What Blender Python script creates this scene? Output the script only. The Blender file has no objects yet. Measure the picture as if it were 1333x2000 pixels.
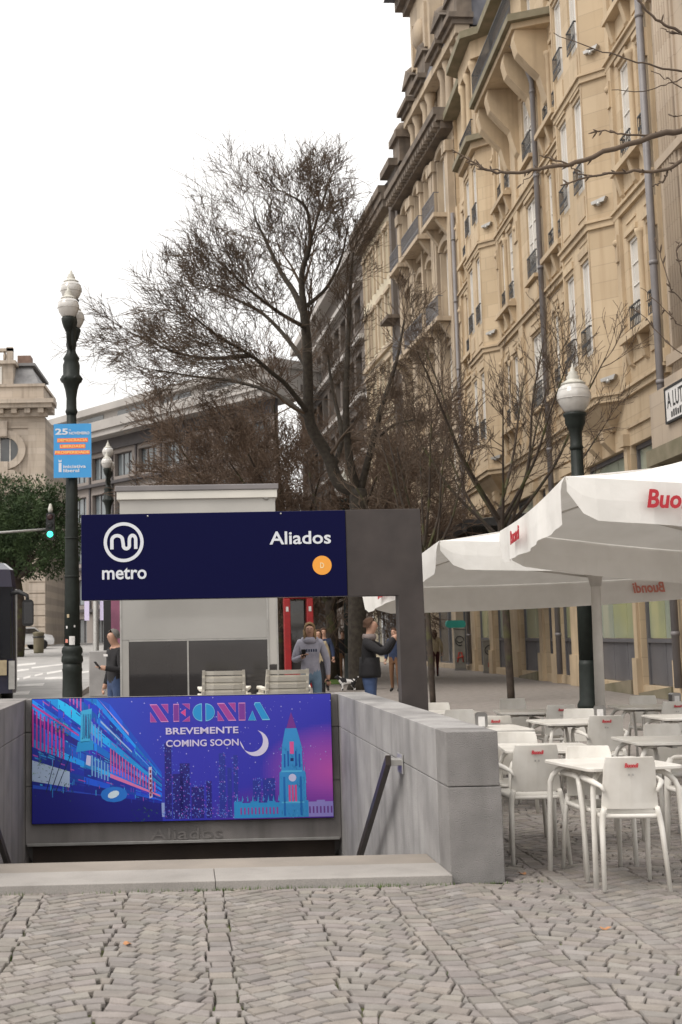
import bpy, bmesh, math, random
from mathutils import Matrix, Vector, noise
random.seed(7)
R = math.radians
sc = bpy.context.scene
col = sc.collection

# ------------------------------------------------------------------ camera
PITCH = math.atan(.12); ROLL = R(1.0)
fw = Vector((0, math.cos(PITCH), math.sin(PITCH))); up0 = Vector((0, -math.sin(PITCH), math.cos(PITCH))); rt0 = Vector((1, 0, 0))
rt = rt0*math.cos(ROLL)-up0*math.sin(ROLL); up = up0*math.cos(ROLL)+rt0*math.sin(ROLL)
cd = bpy.data.cameras.new('camera'); cam = bpy.data.objects.new('camera', cd); col.objects.link(cam)
cam.matrix_world = Matrix(((rt.x, up.x, -fw.x, 0), (rt.y, up.y, -fw.y, 0), (rt.z, up.z, -fw.z, 1.6), (0, 0, 0, 1)))
cd.sensor_fit = 'VERTICAL'; cd.sensor_height = 36; cd.sensor_width = 24; cd.lens = 45
cd.shift_x = 226.5/2000; cd.shift_y = -56/2000
cd.clip_start = .1; cd.clip_end = 3000
cd.dof.use_dof = True; cd.dof.focus_distance = 12.0; cd.dof.aperture_fstop = 5.0
sc.camera = cam
# ------------------------------------------------------------------ overcast sky and weak, wide sun
SUN_EL, SUN_AZ = R(52), R(238)      # azimuth clockwise from +Y
w = bpy.data.worlds.new('World'); sc.world = w; w.use_nodes = True
nt = w.node_tree; nt.nodes.clear()
sky = nt.nodes.new('ShaderNodeTexSky'); sky.sky_type = 'NISHITA'; sky.sun_disc = False
sky.sun_elevation = SUN_EL; sky.sun_rotation = SUN_AZ; sky.air_density = 1.0; sky.dust_density = 4.0
sc1 = nt.nodes.new('ShaderNodeVectorMath'); sc1.operation = 'SCALE'; sc1.inputs['Scale'].default_value = .1
mx = nt.nodes.new('ShaderNodeMixRGB'); mx.inputs[0].default_value = .86; mx.inputs[2].default_value = (1.0, .972, .935, 1)
bg = nt.nodes.new('ShaderNodeBackground'); bg.inputs[1].default_value = 1.0
wo = nt.nodes.new('ShaderNodeOutputWorld')
nt.links.new(sky.outputs[0], sc1.inputs[0]); nt.links.new(sc1.outputs[0], mx.inputs[1])
# CIE-style overcast: the dome brightens from the horizon to the zenith
gt = nt.nodes.new('ShaderNodeTexCoord'); sx_ = nt.nodes.new('ShaderNodeSeparateXYZ'); mr = nt.nodes.new('ShaderNodeMapRange')
mr.inputs['From Min'].default_value = 0; mr.inputs['From Max'].default_value = 1; mr.inputs['To Min'].default_value = .80; mr.inputs['To Max'].default_value = 1.35
vm = nt.nodes.new('ShaderNodeVectorMath'); vm.operation = 'SCALE'
nt.links.new(gt.outputs['Generated'], sx_.inputs[0]); nt.links.new(sx_.outputs['Z'], mr.inputs['Value']); nt.links.new(mx.outputs[0], vm.inputs[0]); nt.links.new(mr.outputs[0], vm.inputs['Scale'])
nt.links.new(vm.outputs[0], bg.inputs[0]); nt.links.new(bg.outputs[0], wo.inputs[0])
sl = bpy.data.lights.new('sun', 'SUN'); so = bpy.data.objects.new('sun', sl); col.objects.link(so)
sl.energy = 1.2; sl.angle = R(25); sl.color = (1, .96, .9)
sd = Vector((math.sin(SUN_AZ)*math.cos(SUN_EL), math.cos(SUN_AZ)*math.cos(SUN_EL), math.sin(SUN_EL)))
so.rotation_euler = sd.to_track_quat('Z', 'Y').to_euler(); so.location = (0, -20, 60)
vs = sc.view_settings; vs.view_transform = 'Standard'; vs.look = 'None'; vs.gamma = 1; vs.use_curve_mapping = False
vs.exposure = .62
sc.cycles.max_bounces = 6

# ------------------------------------------------------------------ helpers
def tag(o, label=None, cat=None, group=None, kind=None):
    if label: o['label'] = label
    if cat: o['category'] = cat
    if group: o['group'] = group
    if kind: o['kind'] = kind
    return o
def empty(name, loc=(0, 0, 0), rz=0, label=None, cat=None, group=None):
    o = bpy.data.objects.new(name, None); col.objects.link(o); o.empty_display_size = .2
    o.location = loc; o.rotation_euler = (0, 0, rz)
    return tag(o, label, cat, group)
def link(name, me, parent=None, loc=(0, 0, 0), rot=(0, 0, 0), scale=None):
    o = bpy.data.objects.new(name, me); col.objects.link(o)
    if parent: o.parent = parent
    o.location = loc; o.rotation_euler = rot
    if scale: o.scale = scale
    return o
def kids(o):
    return [c for c in bpy.data.objects if c.parent == o]
def copy_tree(o, parent=None):
    c = o.copy(); col.objects.link(c); c.parent = parent
    for ch in list(o.children): copy_tree(ch, c)
    return c

class MB:
    def __init__(s): s.v = []; s.f = []; s.m = []; s.sm = []; s.c = []; s.mi = 0; s.cc = (1, 1, 1)
    def face(s, pts, smooth=False):
        n = len(s.v); s.v += [tuple(p) for p in pts]; s._f(tuple(range(n, n+len(pts))), smooth)
    def _f(s, idx, smooth=False):
        s.f.append(idx); s.m.append(s.mi); s.sm.append(smooth); s.c.append(s.cc)
    def box(s, x0, x1, y0, y1, z0, z1):
        n = len(s.v)
        s.v += [(x0, y0, z0), (x1, y0, z0), (x1, y1, z0), (x0, y1, z0), (x0, y0, z1), (x1, y0, z1), (x1, y1, z1), (x0, y1, z1)]
        for q in ((3, 2, 1, 0), (4, 5, 6, 7), (0, 1, 5, 4), (1, 2, 6, 5), (2, 3, 7, 6), (3, 0, 4, 7)): s._f(tuple(n+i for i in q))
        return s
    def cbox(s, c, d):
        return s.box(c[0]-d[0]/2, c[0]+d[0]/2, c[1]-d[1]/2, c[1]+d[1]/2, c[2]-d[2]/2, c[2]+d[2]/2)
    def loft(s, rings, caps=True, smooth=False, closed=True):
        n = len(s.v); k = len(rings[0])
        for r in rings: s.v += [tuple(p) for p in r]
        for i in range(len(rings)-1):
            for j in range(k if closed else k-1):
                a = n+i*k+j; b = n+i*k+(j+1) % k; s._f((a, b, b+k, a+k), smooth)
        if caps and closed:
            s._f(tuple(n+j for j in reversed(range(k)))); s._f(tuple(n+(len(rings)-1)*k+j for j in range(k)))
        return s
    def prism(s, poly, a, b, ax='z'):
        if ax == 'z': mk = lambda p, t: (p[0], p[1], t)
        elif ax == 'y': mk = lambda p, t: (p[0], t, p[1])
        else: mk = lambda p, t: (t, p[0], p[1])
        return s.loft([[mk(p, a) for p in poly], [mk(p, b) for p in poly]])
    def tube(s, pts, rad, n=8, caps=True, flat=1.0):
        pts = [Vector(p) for p in pts]
        if not hasattr(rad, '__len__'): rad = [rad]*len(pts)
        rings = []; ref = None
        for i, p in enumerate(pts):
            d = (pts[min(i+1, len(pts)-1)]-pts[max(i-1, 0)])
            if d.length < 1e-9: d = Vector((0, 0, 1))
            d.normalize()
            if ref is None: ref = Vector((1, 0, 0)) if abs(d.x) < .8 else Vector((0, 1, 0))
            u = (ref-d*ref.dot(d)); 
            if u.length < 1e-6: u = d.orthogonal()
            u.normalize(); ref = u; v = d.cross(u)
            rings.append([p+u*(rad[i]*math.cos(2*math.pi*k/n))+v*(rad[i]*flat*math.sin(2*math.pi*k/n)) for k in range(n)])
        return s.loft(rings, caps, True)
    def lathe(s, prof, n=20, c=(0, 0), smooth=True, flute=0):
        rings = []
        for r, z in prof:
            rings.append([(c[0]+r*(1-(flute if k % 2 else 0))*math.cos(2*math.pi*k/n), c[1]+r*(1-(flute if k % 2 else 0))*math.sin(2*math.pi*k/n), z) for k in range(n)])
        return s.loft(rings, True, smooth)
    def sphere(s, c, r, n=10, m=6, sq=(1, 1, 1)):
        rings = []
        for i in range(1, m):
            a = math.pi*i/m
            rings.append([(c[0]+sq[0]*r*math.sin(a)*math.cos(2*math.pi*k/n), c[1]+sq[1]*r*math.sin(a)*math.sin(2*math.pi*k/n), c[2]-sq[2]*r*math.cos(a)) for k in range(n)])
        return s.loft(rings, True, True)
    def mesh(s, name, mats):
        me = bpy.data.meshes.new(name); me.from_pydata(s.v, [], s.f)
        for m in (mats if isinstance(mats, (list, tuple)) else [mats]): me.materials.append(m)
        me.polygons.foreach_set('material_index', s.m); me.polygons.foreach_set('use_smooth', s.sm)
        if any(c != (1, 1, 1) for c in s.c):
            a = me.color_attributes.new('Col', 'FLOAT_COLOR', 'CORNER'); d = []
            for p, c in zip(me.polygons, s.c): d += [c[0], c[1], c[2], 1]*p.loop_total
            a.data.foreach_set('color', d)
        me.update(); return me
    def build(s, name, mats, parent=None, loc=(0, 0, 0), rot=(0, 0, 0), bevel=0):
        o = link(name, s.mesh(name, mats), parent, loc, rot)
        if bevel:
            b = o.modifiers.new('bevel', 'BEVEL'); b.width = bevel; b.segments = 2; b.limit_method = 'ANGLE'; b.angle_limit = R(40)
        return o
def arc(cx, cy, r, a0, a1, n):
    return [(cx+r*math.cos(R(a0+(a1-a0)*i/n)), cy+r*math.sin(R(a0+(a1-a0)*i/n))) for i in range(n+1)]
def rrect(x0, x1, y0, y1, r, n=4):
    return arc(x1-r, y1-r, r, 0, 90, n)+arc(x0+r, y1-r, r, 90, 180, n)+arc(x0+r, y0+r, r, 180, 270, n)+arc(x1-r, y0+r, r, 270, 360, n)

# ------------------------------------------------------------------ materials
def mat(name, c1, c2=None, scale=3., rough=.8, bump=0., bscale=60., metal=0., streak=0., sc_col=(.1, .09, .08), attr=False, spec=.5, detail=5., trans=0., emit=None, coat=0., moss=0., speck=0., ashlar=0.):
    m = bpy.data.materials.new(name); m.use_nodes = True; n = m.node_tree; N = n.nodes; L = n.links
    b = N['Principled BSDF']; b.inputs['Roughness'].default_value = rough; b.inputs['Metallic'].default_value = metal
    b.inputs['Specular IOR Level'].default_value = spec
    tc = N.new('ShaderNodeTexCoord'); out = None
    def ns(s, det=detail, vec=None):
        t = N.new('ShaderNodeTexNoise'); t.inputs['Scale'].default_value = s; t.inputs['Detail'].default_value = det
        L.new(vec or tc.outputs['Object'], t.inputs['Vector']); return t
    def mix(f, a, c, mode='MIX'):
        x = N.new('ShaderNodeMixRGB'); x.blend_type = mode
        for i, q in ((0, f), (1, a), (2, c)):
            if hasattr(q, 'is_output'): L.new(q, x.inputs[i])
            else: x.inputs[i].default_value = q if i == 0 else tuple(q)+(1,)
        return x.outputs[0]
    def ramp(s, lo, hi):
        r = N.new('ShaderNodeMapRange'); r.inputs['From Min'].default_value = lo; r.inputs['From Max'].default_value = hi
        L.new(s, r.inputs['Value']); return r.outputs[0]
    if c2: out = mix(ramp(ns(scale).outputs['Fac'], .33, .67), c1, c2)
    else: out = mix(0., c1, c1)
    if attr:
        a = N.new('ShaderNodeAttribute'); a.attribute_name = 'Col'; out = mix(1., out, a.outputs['Color'], 'MULTIPLY')
    if streak:
        mp = N.new('ShaderNodeMapping'); mp.inputs['Scale'].default_value = (2.2, 2.2, .16); L.new(tc.outputs['Object'], mp.inputs[0])
        f = ramp(ns(1.6, 6, mp.outputs[0]).outputs['Fac'], .5, .78)
        mu = N.new('ShaderNodeMath'); mu.operation = 'MULTIPLY'; mu.inputs[1].default_value = streak; L.new(f, mu.inputs[0])
        out = mix(mu.outputs[0], out, sc_col)
    if moss:
        f = ramp(ns(2.3, 6).outputs['Fac'], .52, .62); mu = N.new('ShaderNodeMath'); mu.operation = 'MULTIPLY'; mu.inputs[1].default_value = moss; L.new(f, mu.inputs[0])
        out = mix(mu.outputs[0], out, (.10, .12, .02))
    if speck:
        f = ramp(ns(190, 3).outputs['Fac'], .42, .62); mu = N.new('ShaderNodeMath'); mu.operation = 'MULTIPLY'; mu.inputs[1].default_value = speck; L.new(f, mu.inputs[0])
        out = mix(mu.outputs[0], out, (.12, .115, .11))
    if ashlar:
        sp = N.new('ShaderNodeSeparateXYZ'); cb = N.new('ShaderNodeCombineXYZ'); bt = N.new('ShaderNodeTexBrick'); L.new(tc.outputs['Object'], sp.inputs[0]); L.new(sp.outputs['X'], cb.inputs[0]); L.new(sp.outputs['Z'], cb.inputs[1]); L.new(cb.outputs[0], bt.inputs['Vector'])
        bt.inputs['Scale'].default_value = 1; bt.inputs['Brick Width'].default_value = 1.15; bt.inputs['Row Height'].default_value = .46; bt.inputs['Mortar Size'].default_value = .012; bt.inputs['Mortar Smooth'].default_value = .3
        bt.inputs['Color1'].default_value = (1, 1, 1, 1); bt.inputs['Color2'].default_value = (.86, .84, .81, 1); bt.inputs['Mortar'].default_value = (1-ashlar,)*3+(1,)
        out = mix(1., out, bt.outputs['Color'], 'MULTIPLY')
    L.new(out, b.inputs['Base Color'])
    if bump:
        bp = N.new('ShaderNodeBump'); bp.inputs['Strength'].default_value = bump; bp.inputs['Distance'].default_value = .02
        L.new(ns(bscale, 6).outputs['Fac'], bp.inputs['Height']); L.new(bp.outputs[0], b.inputs['Normal'])
    if coat: b.inputs['Coat Weight'].default_value = coat; b.inputs['Coat Roughness'].default_value = .05
    if emit: b.inputs['Emission Color'].default_value = tuple(emit[:3])+(1,); b.inputs['Emission Strength'].default_value = emit[3]
    if trans:
        t = N.new('ShaderNodeBsdfTranslucent'); L.new(out, t.inputs[0]); ms = N.new('ShaderNodeMixShader'); ms.inputs[0].default_value = trans
        o = N['Material Output']; L.new(b.outputs[0], ms.inputs[1]); L.new(t.outputs[0], ms.inputs[2]); L.new(ms.outputs[0], o.inputs[0])
    return m
M = {}
M['sett'] = mat('granite_sett', (.262, .236, .218), (.192, .171, .157), 7, .75, .35, 130, attr=True, speck=.35)
M['joint'] = mat('joint_earth', (.05, .041, .033), (.028, .023, .018), 5, .95, .5, 80, moss=.7)
M['paving'] = mat('far_paving', (.265, .236, .214), (.19, .168, .152), 6, .8, .6, 22, streak=0)
M['road'] = mat('road_setts', (.40, .385, .37), (.31, .30, .29), 1.2, .75, .5, 30)
M['kerb'] = mat('kerb_granite', (.44, .42, .40), (.34, .32, .31), 2.2, .75, .2, 90)
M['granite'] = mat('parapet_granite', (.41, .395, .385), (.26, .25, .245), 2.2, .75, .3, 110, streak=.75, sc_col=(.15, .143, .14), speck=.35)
M['granite_dark'] = mat('parapet_granite_dark', (.26, .24, .23), (.17, .16, .155), 2.0, .8, .25, 120, streak=.6, sc_col=(.07, .062, .055))  # darker granite for the left parapet and back wall
M['granite_end'] = mat('flamed_granite', (.30, .285, .275), (.185, .175, .17), 3.2, .85, .6, 140, streak=.5, speck=.5)
M['slab'] = mat('step_granite', (.355, .33, .305), (.27, .25, .23), 1.3, .75, .15, 120, streak=.3, speck=.3)
M['slab2'] = mat('step_granite_worn', (.27, .235, .2), (.2, .175, .15), 1.8, .75, .2, 100)
M['step'] = mat('stair_granite', (.24, .225, .21), (.17, .16, .15), 2, .8, .2, 90)
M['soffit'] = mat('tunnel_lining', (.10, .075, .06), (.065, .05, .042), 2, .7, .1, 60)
M['gantry'] = mat('gantry_steel', (.060, .050, .047), (.044, .037, .035), 4, .5, .05, 200, spec=.25)
M['navy'] = mat('navy_enamel', (.004, .0045, .036), None, rough=.25, spec=.06)
M['signwhite'] = mat('sign_white', (.62, .64, .68), None, rough=.4)
M['orange'] = mat('line_orange', (.78, .32, .035), None, rough=.4)
M['orangetxt'] = mat('line_letter', (.80, .62, .34), None, rough=.4)
M['white_plastic'] = mat('white_plastic', (.70, .675, .63), (.57, .54, .49), 4, .42, .03, 50)
M['resin'] = mat('cream_resin', (.72, .685, .61), (.63, .595, .52), 5, .5)
M['redprint'] = mat('red_print', (.42, .013, .024), None, rough=.5)
M['fabric'] = mat('parasol_fabric', (.78, .76, .725), (.71, .69, .65), 4, .85, .35, 5, trans=.10)
M['redfaint'] = mat('red_print_through_fabric', (.60, .22, .17), None, rough=.7)
M['polewhite'] = mat('white_pole', (.60, .57, .53), (.52, .49, .45), 5, .4)
M['chrome'] = mat('brushed_steel', (.30, .29, .28), None, rough=.3, metal=.9)
M['rail'] = mat('handrail_bronze', (.06, .048, .042), (.045, .036, .03), 6, .4, metal=.3)
M['steel'] = mat('bracket_steel', (.45, .44, .42), (.36, .35, .33), 8, .4, metal=.5)
M['green_iron'] = mat('green_cast_iron', (.013, .018, .015), (.008, .011, .009), 7, .5, .1, 40, spec=.3)
M['dark_iron'] = mat('dark_iron', (.02, .02, .022), (.035, .035, .037), 8, .5)
M['globe'] = mat('globe_glass', (.54, .52, .49), (.44, .425, .40), 5, .15, coat=.7)
M['globecap'] = mat('globe_cap', (.60, .58, .52), (.42, .41, .36), 9, .5)
M['lime'] = mat('honey_limestone', (.57, .448, .30), (.46, .36, .245), .35, .85, .12, 30, streak=.6, sc_col=(.33, .225, .13), ashlar=.22)
M['lime2'] = mat('honey_limestone_trim', (.545, .425, .28), (.40, .31, .21), .8, .85, .12, 30, streak=.5, sc_col=(.24, .17, .105))
M['limegrey'] = mat('grey_limestone', (.46, .375, .285), (.37, .305, .24), .6, .85, .12, 30, streak=.45, sc_col=(.23, .185, .145), ashlar=.22)
M['ornate'] = mat('weathered_stone', (.48, .385, .275), (.36, .29, .215), .8, .85, .15, 25, streak=.6, sc_col=(.14, .11, .085))
M['cornice'] = mat('dark_brown_stone', (.19, .15, .115), (.10, .08, .064), 1.3, .9, .25, 12, streak=.5, sc_col=(.055, .045, .035))  # dark brown tone for cornices and entablatures
M['mossstone'] = mat('mossy_stone', (.235, .20, .14), (.145, .13, .08), 1.6, .9, .2, 30)
M['cream'] = mat('cream_render', (.58, .51, .38), (.50, .44, .33), .6, .85, .08, 30, streak=.25, sc_col=(.33, .28, .2))
M['darkbldg'] = mat('dark_stone', (.13, .105, .088), (.09, .075, .064), .8, .8, .1, 20)
M['classic'] = mat('pale_classic_stone', (.52, .445, .37), (.43, .37, .31), .5, .85, .12, 12, streak=.65, sc_col=(.2, .17, .14), ashlar=.25)
M['modern'] = mat('grey_pink_panel', (.30, .262, .24), (.25, .222, .205), .4, .8, .05, 20)
M['modernpale'] = mat('pale_concrete', (.43, .405, .38), (.35, .33, .31), .5, .8)
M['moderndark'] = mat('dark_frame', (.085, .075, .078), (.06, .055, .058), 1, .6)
M['slate'] = mat('slate_roof', (.115, .115, .13), (.075, .075, .088), 2.5, .7, .3, 8)
M['slatepale'] = mat('weathered_slate', (.25, .245, .245), (.18, .178, .18), 2.5, .8, .3, 8)
M['brick'] = mat('red_chimney_brick', (.24, .155, .12), (.17, .11, .085), 3, .9)
M['winwhite'] = mat('white_window_paint', (.74, .71, .66), (.66, .63, .58), 3, .5)
M['pane'] = mat('curtained_pane', (.64, .62, .58), (.50, .48, .45), .9, .15, coat=.3)
M['panedark'] = mat('dark_pane', (.055, .06, .065), (.12, .125, .125), .6, .06, coat=.7)
M['paneblue'] = mat('sky_pane', (.22, .25, .265), (.12, .14, .15), .35, .08, coat=.7)
M['shoppane'] = mat('papered_shop_pane', (.42, .43, .23), (.33, .36, .25), .5, .12, coat=.5)
M['shoppale'] = mat('pale_shop_pane', (.37, .40, .32), (.29, .33, .27), .6, .12, coat=.5)
M['shopgrey'] = mat('grey_shop_panel', (.125, .122, .13), (.10, .098, .106), 1.5, .5)
M['pipe'] = mat('grey_downpipe', (.20, .185, .185), (.155, .145, .148), 2, .5)
M['bark'] = mat('dark_bark', (.062, .045, .033), (.032, .024, .019), 6, .95, .6, 30, moss=.3)
M['twig'] = mat('twig_brown', (.112, .078, .052), (.066, .047, .034), 2, .9)
M['twigback'] = mat('twig_rusty', (.155, .105, .073), (.10, .068, .048), 1, .9)
M['lichen'] = mat('lichen_bark', (.02, .015, .011), (.044, .036, .026), 9, .95, .5, 30)
M['leaf'] = mat('pine_foliage', (.016, .036, .009), (.040, .070, .017), 1.2, .8)
M['grass'] = mat('grass_blade', (.05, .10, .015), (.09, .14, .025), 5, .8)
M['black'] = mat('black_rubber', (.008, .008, .009), (.014, .014, .015), 5, .6)
M['blackglass'] = mat('bus_glass', (.012, .012, .016), None, rough=.05, coat=1.)
M['busnavy'] = mat('bus_paint', (.02, .021, .045), None, rough=.25, coat=.6)
M['carwhite'] = mat('car_white', (.70, .70, .70), None, rough=.25, coat=.6)
M['bluelamp'] = mat('blue_lamp', (.06, .30, .60), None, rough=.2)
M['redlamp'] = mat('red_lens', (.035, .006, .006), None, rough=.3)
M['greenlit'] = mat('lit_green_lens', (.02, .5, .3), None, rough=.3, emit=(.05, 1., .55, 2.2))
M['paint'] = mat('road_paint', (.72, .70, .67), (.5, .48, .46), 4, .7)
M['poster_blue'] = mat('placard_blue', (.035, .27, .60), (.05, .31, .63), 1.5, .4)
M['poster_orange'] = mat('placard_orange', (.80, .13, .05), None, rough=.4)
M['poster_yellow'] = mat('placard_yellow', (.86, .55, .16), None, rough=.4)
M['print'] = mat('banner_print', (1, 1, 1), None, rough=.35, attr=True)
M['red_paint'] = mat('red_paint', (.36, .012, .014), (.27, .01, .012), 6, .4)
M['paleglass'] = mat('pale_glass', (.33, .32, .30), (.28, .272, .255), .8, .14, coat=.6)  # on the kiosk front, reflected sky is put into this pale colour
M['kioskwhite'] = mat('kiosk_cream', (.62, .595, .54), (.56, .54, .49), 2, .5)
M['kioskgrey'] = mat('kiosk_grey', (.43, .415, .385), (.38, .365, .34), 1.2, .4)
M['darkglass'] = mat('dark_glass', (.020, .019, .02), (.035, .033, .034), .7, .05, coat=.8)  # on the kiosk front, the dark reflection is put into this colour
M['cabinet'] = mat('cabinet_grey', (.26, .245, .21), (.2, .19, .165), 4, .7, streak=.4, sc_col=(.12, .11, .1))
M['inkblack'] = mat('black_spray', (.02, .02, .02), None, rough=.7)
M['inkred'] = mat('red_spray', (.42, .05, .03), None, rough=.7)
M['teal'] = mat('teal_plastic', (.03, .30, .25), None, rough=.5)
M['paper'] = mat('paper_white', (.68, .66, .64), (.58, .57, .56), 20, .7)
M['beige'] = mat('beige_stone', (.42, .36, .28), (.35, .3, .235), 2, .85, .1, 30)
def cloth(n, c): return mat(n, c, tuple(x*.75 for x in c), 9, .9, .3, 40)
M['skin'] = mat('skin', (.46, .27, .19), (.40, .225, .155), 8, .6)
M['hood'] = cloth('lilac_grey_fleece', (.36, .35, .41)); M['denim'] = cloth('pale_denim', (.17, .26, .36)); M['denim2'] = cloth('blue_denim', (.045, .075, .16))
M['blackcloth'] = cloth('black_cloth', (.014, .013, .015)); M['navycloth'] = cloth('dark_blue_cloth', (.018, .03, .07)); M['tan'] = cloth('tan_wool', (.42, .34, .22))
M['maroon'] = cloth('maroon_cloth', (.075, .018, .018)); M['greyscarf'] = cloth('grey_scarf', (.22, .18, .17)); M['brown'] = cloth('brown_cloth', (.16, .08, .04))
M['hairblond'] = cloth('dark_blond_hair', (.24, .155, .075)); M['hairbrown'] = cloth('brown_hair', (.08, .04, .022)); M['hairgrey'] = cloth('grey_hair', (.16, .15, .14)); M['shoe'] = cloth('dark_shoe', (.02, .018, .016))

_tc = {}
def text_mesh(s, size, mt, ext=.002, bold=0., align='LEFT', shear=0., space=1.):
    k = (s, size, mt.name, ext, bold, align, shear, space)
    if k in _tc: return _tc[k]
    cu = bpy.data.curves.new('t', 'FONT'); cu.body = s; cu.size = size; cu.extrude = ext; cu.offset = bold; cu.align_x = align; cu.shear = shear; cu.space_character = space
    cu.resolution_u = 3
    o = bpy.data.objects.new('t', cu); col.objects.link(o)
    dg = bpy.context.evaluated_depsgraph_get(); dg.update()
    me = bpy.data.meshes.new_from_object(o.evaluated_get(dg)); me.materials.clear(); me.materials.append(mt)
    bpy.data.objects.remove(o); bpy.data.curves.remove(cu); _tc[k] = me
    return me
def fit_text(name, s, x0, x1, z0, y, mt, parent, h=None, ext=.0015, bold=0., shear=0., flip=False):
    """lettering standing in the local XZ plane, facing -Y, from x0 to x1 with its baseline on z0 and cap height h"""
    me = text_mesh(s, 1., mt, ext, bold, 'LEFT', shear)
    xs = [v.co.x for v in me.vertices]; ys = [v.co.y for v in me.vertices]
    sx = (x1-x0)/(max(xs)-min(xs)); top = .729 if any(c.isupper() or c in 'ldtbhk0123456789' for c in s) else max(ys)
    sy = h/top if h else sx
    o = link(name, me, parent, (x0-min(xs)*sx, y, z0), (R(90), 0, 0), (sx, sy, 1))
    return o
# ------------------------------------------------------------------ survey helpers (photo pixel -> place at a known distance)
CAMP = Vector((0, 0, 1.6))
def ray(x, y): return rt*((x-440)/2500)+up*((944-y)/2500)+fw
def at(x, y, Y):
    r = ray(x, y); return CAMP+r*(Y/r.y)
def gnd(x, y, z=0.):
    r = ray(x, y); return CAMP+r*((z-1.6)/r.z)
def c8(r, g, b):
    f = lambda v: (v/255/12.92 if v/255 <= .04045 else ((v/255+.055)/1.055)**2.4)
    return (f(r), f(g), f(b))

# ------------------------------------------------------------------ ground
PA = R(2.1); PO = (1.42, 8.55, 0)
S0, S1, T0, T1 = -4.6, 6.6, -5.2, 6.9          # area laid in modelled setts (plaza frame)
HX0, HX1, HY0, HY1 = -3.60, .16, .05, 6.0        # stair opening
def sheet(xs, ys, z, skip):
    m = MB()
    for i in range(len(xs)-1):
        for j in range(len(ys)-1):
            if skip((xs[i]+xs[i+1])/2, (ys[j]+ys[j+1])/2): continue
            m.face([(xs[i], ys[j], z), (xs[i+1], ys[j], z), (xs[i+1], ys[j+1], z), (xs[i], ys[j+1], z)])
    return m
inhole = lambda x, y: HX0 < x < HX1 and HY0 < y < HY1
g = sheet([-900, -120, -30, S0, S1, 20, 60, 900], [-900, -60, T0, T1, 20, 60, 140, 1500], -.004, lambda x, y: S0 < x < S1 and T0 < y < T1)
g = g.build('ground', M['paving'], None, PO, (0, 0, PA)); tag(g, kind='structure')
pv = sheet([S0-.02, HX0, HX1, S1+.02], [T0-.02, HY0, HY1, T1+.02], -.024, inhole).build('sett_pavement', M['joint'], None, PO, (0, 0, PA)); tag(pv, kind='structure')

def setts():
    P = 1.13; p = .105; X0 = -.42; out = []; cus = {}
    AM = .27; arcy = lambda d: AM*(1-math.cos(2*math.pi*d/P))/2; angl = lambda d: math.atan(AM*math.pi/P*math.sin(2*math.pi*min(d, P)/P))
    kmin = int(math.floor((S0-X0)/P))-1; kmax = int(math.ceil((S1-X0)/P))+1
    for k in range(kmin, kmax+1):
        cx = X0+P*k
        for j in range(int((T0-.4)/p), int(T1/p)+2):
            y0 = j*p+.004*math.sin(j*1.7)
            j1, j2 = random.uniform(-.014, .014), random.uniform(-.014, .014); q = [(-.06+j1, y0), (.06+j2, y0), (.06+j2, y0+p), (-.06+j1, y0+p)]
            out.append([(cx+a, b) for a, b in q])
            for sgn in (1, -1):
                hw = cus.setdefault((k if sgn > 0 else k-1, j), random.uniform(-.04, .04)); HB = P/2+sgn*hw; d0 = .06+(j2 if sgn > 0 else -j1); d = d0; ph = random.uniform(.045, .1); first = True
                while d < HB-.004:
                    th = angl(d)
                    wd = (ph if first else random.uniform(.10, .135))*math.cos(th); first = False
                    e = d+wd
                    if HB-e < .055: e = HB
                    the = angl(e)
                    d2 = d-p*math.cos(th)*math.sin(th); e2 = e-p*math.cos(the)*math.sin(the)
                    if d <= d0+1e-4: d2 = d0
                    cl = lambda x: min(max(x, d0), HB)
                    A, B, C_, D = cl(d), cl(e), cl(e2), cl(d2)
                    q = [(A, y0+arcy(A)), (B, y0+arcy(B)), (C_, y0+p+arcy(C_)), (D, y0+p+arcy(D))]
                    d = e
                    if max(B-A, C_-D) < .02: continue
                    q = [(cx+sgn*a, b) for a, b in q]
                    if sgn < 0: q = [q[1], q[0], q[3], q[2]]
                    out.append(q)
    return out
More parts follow.
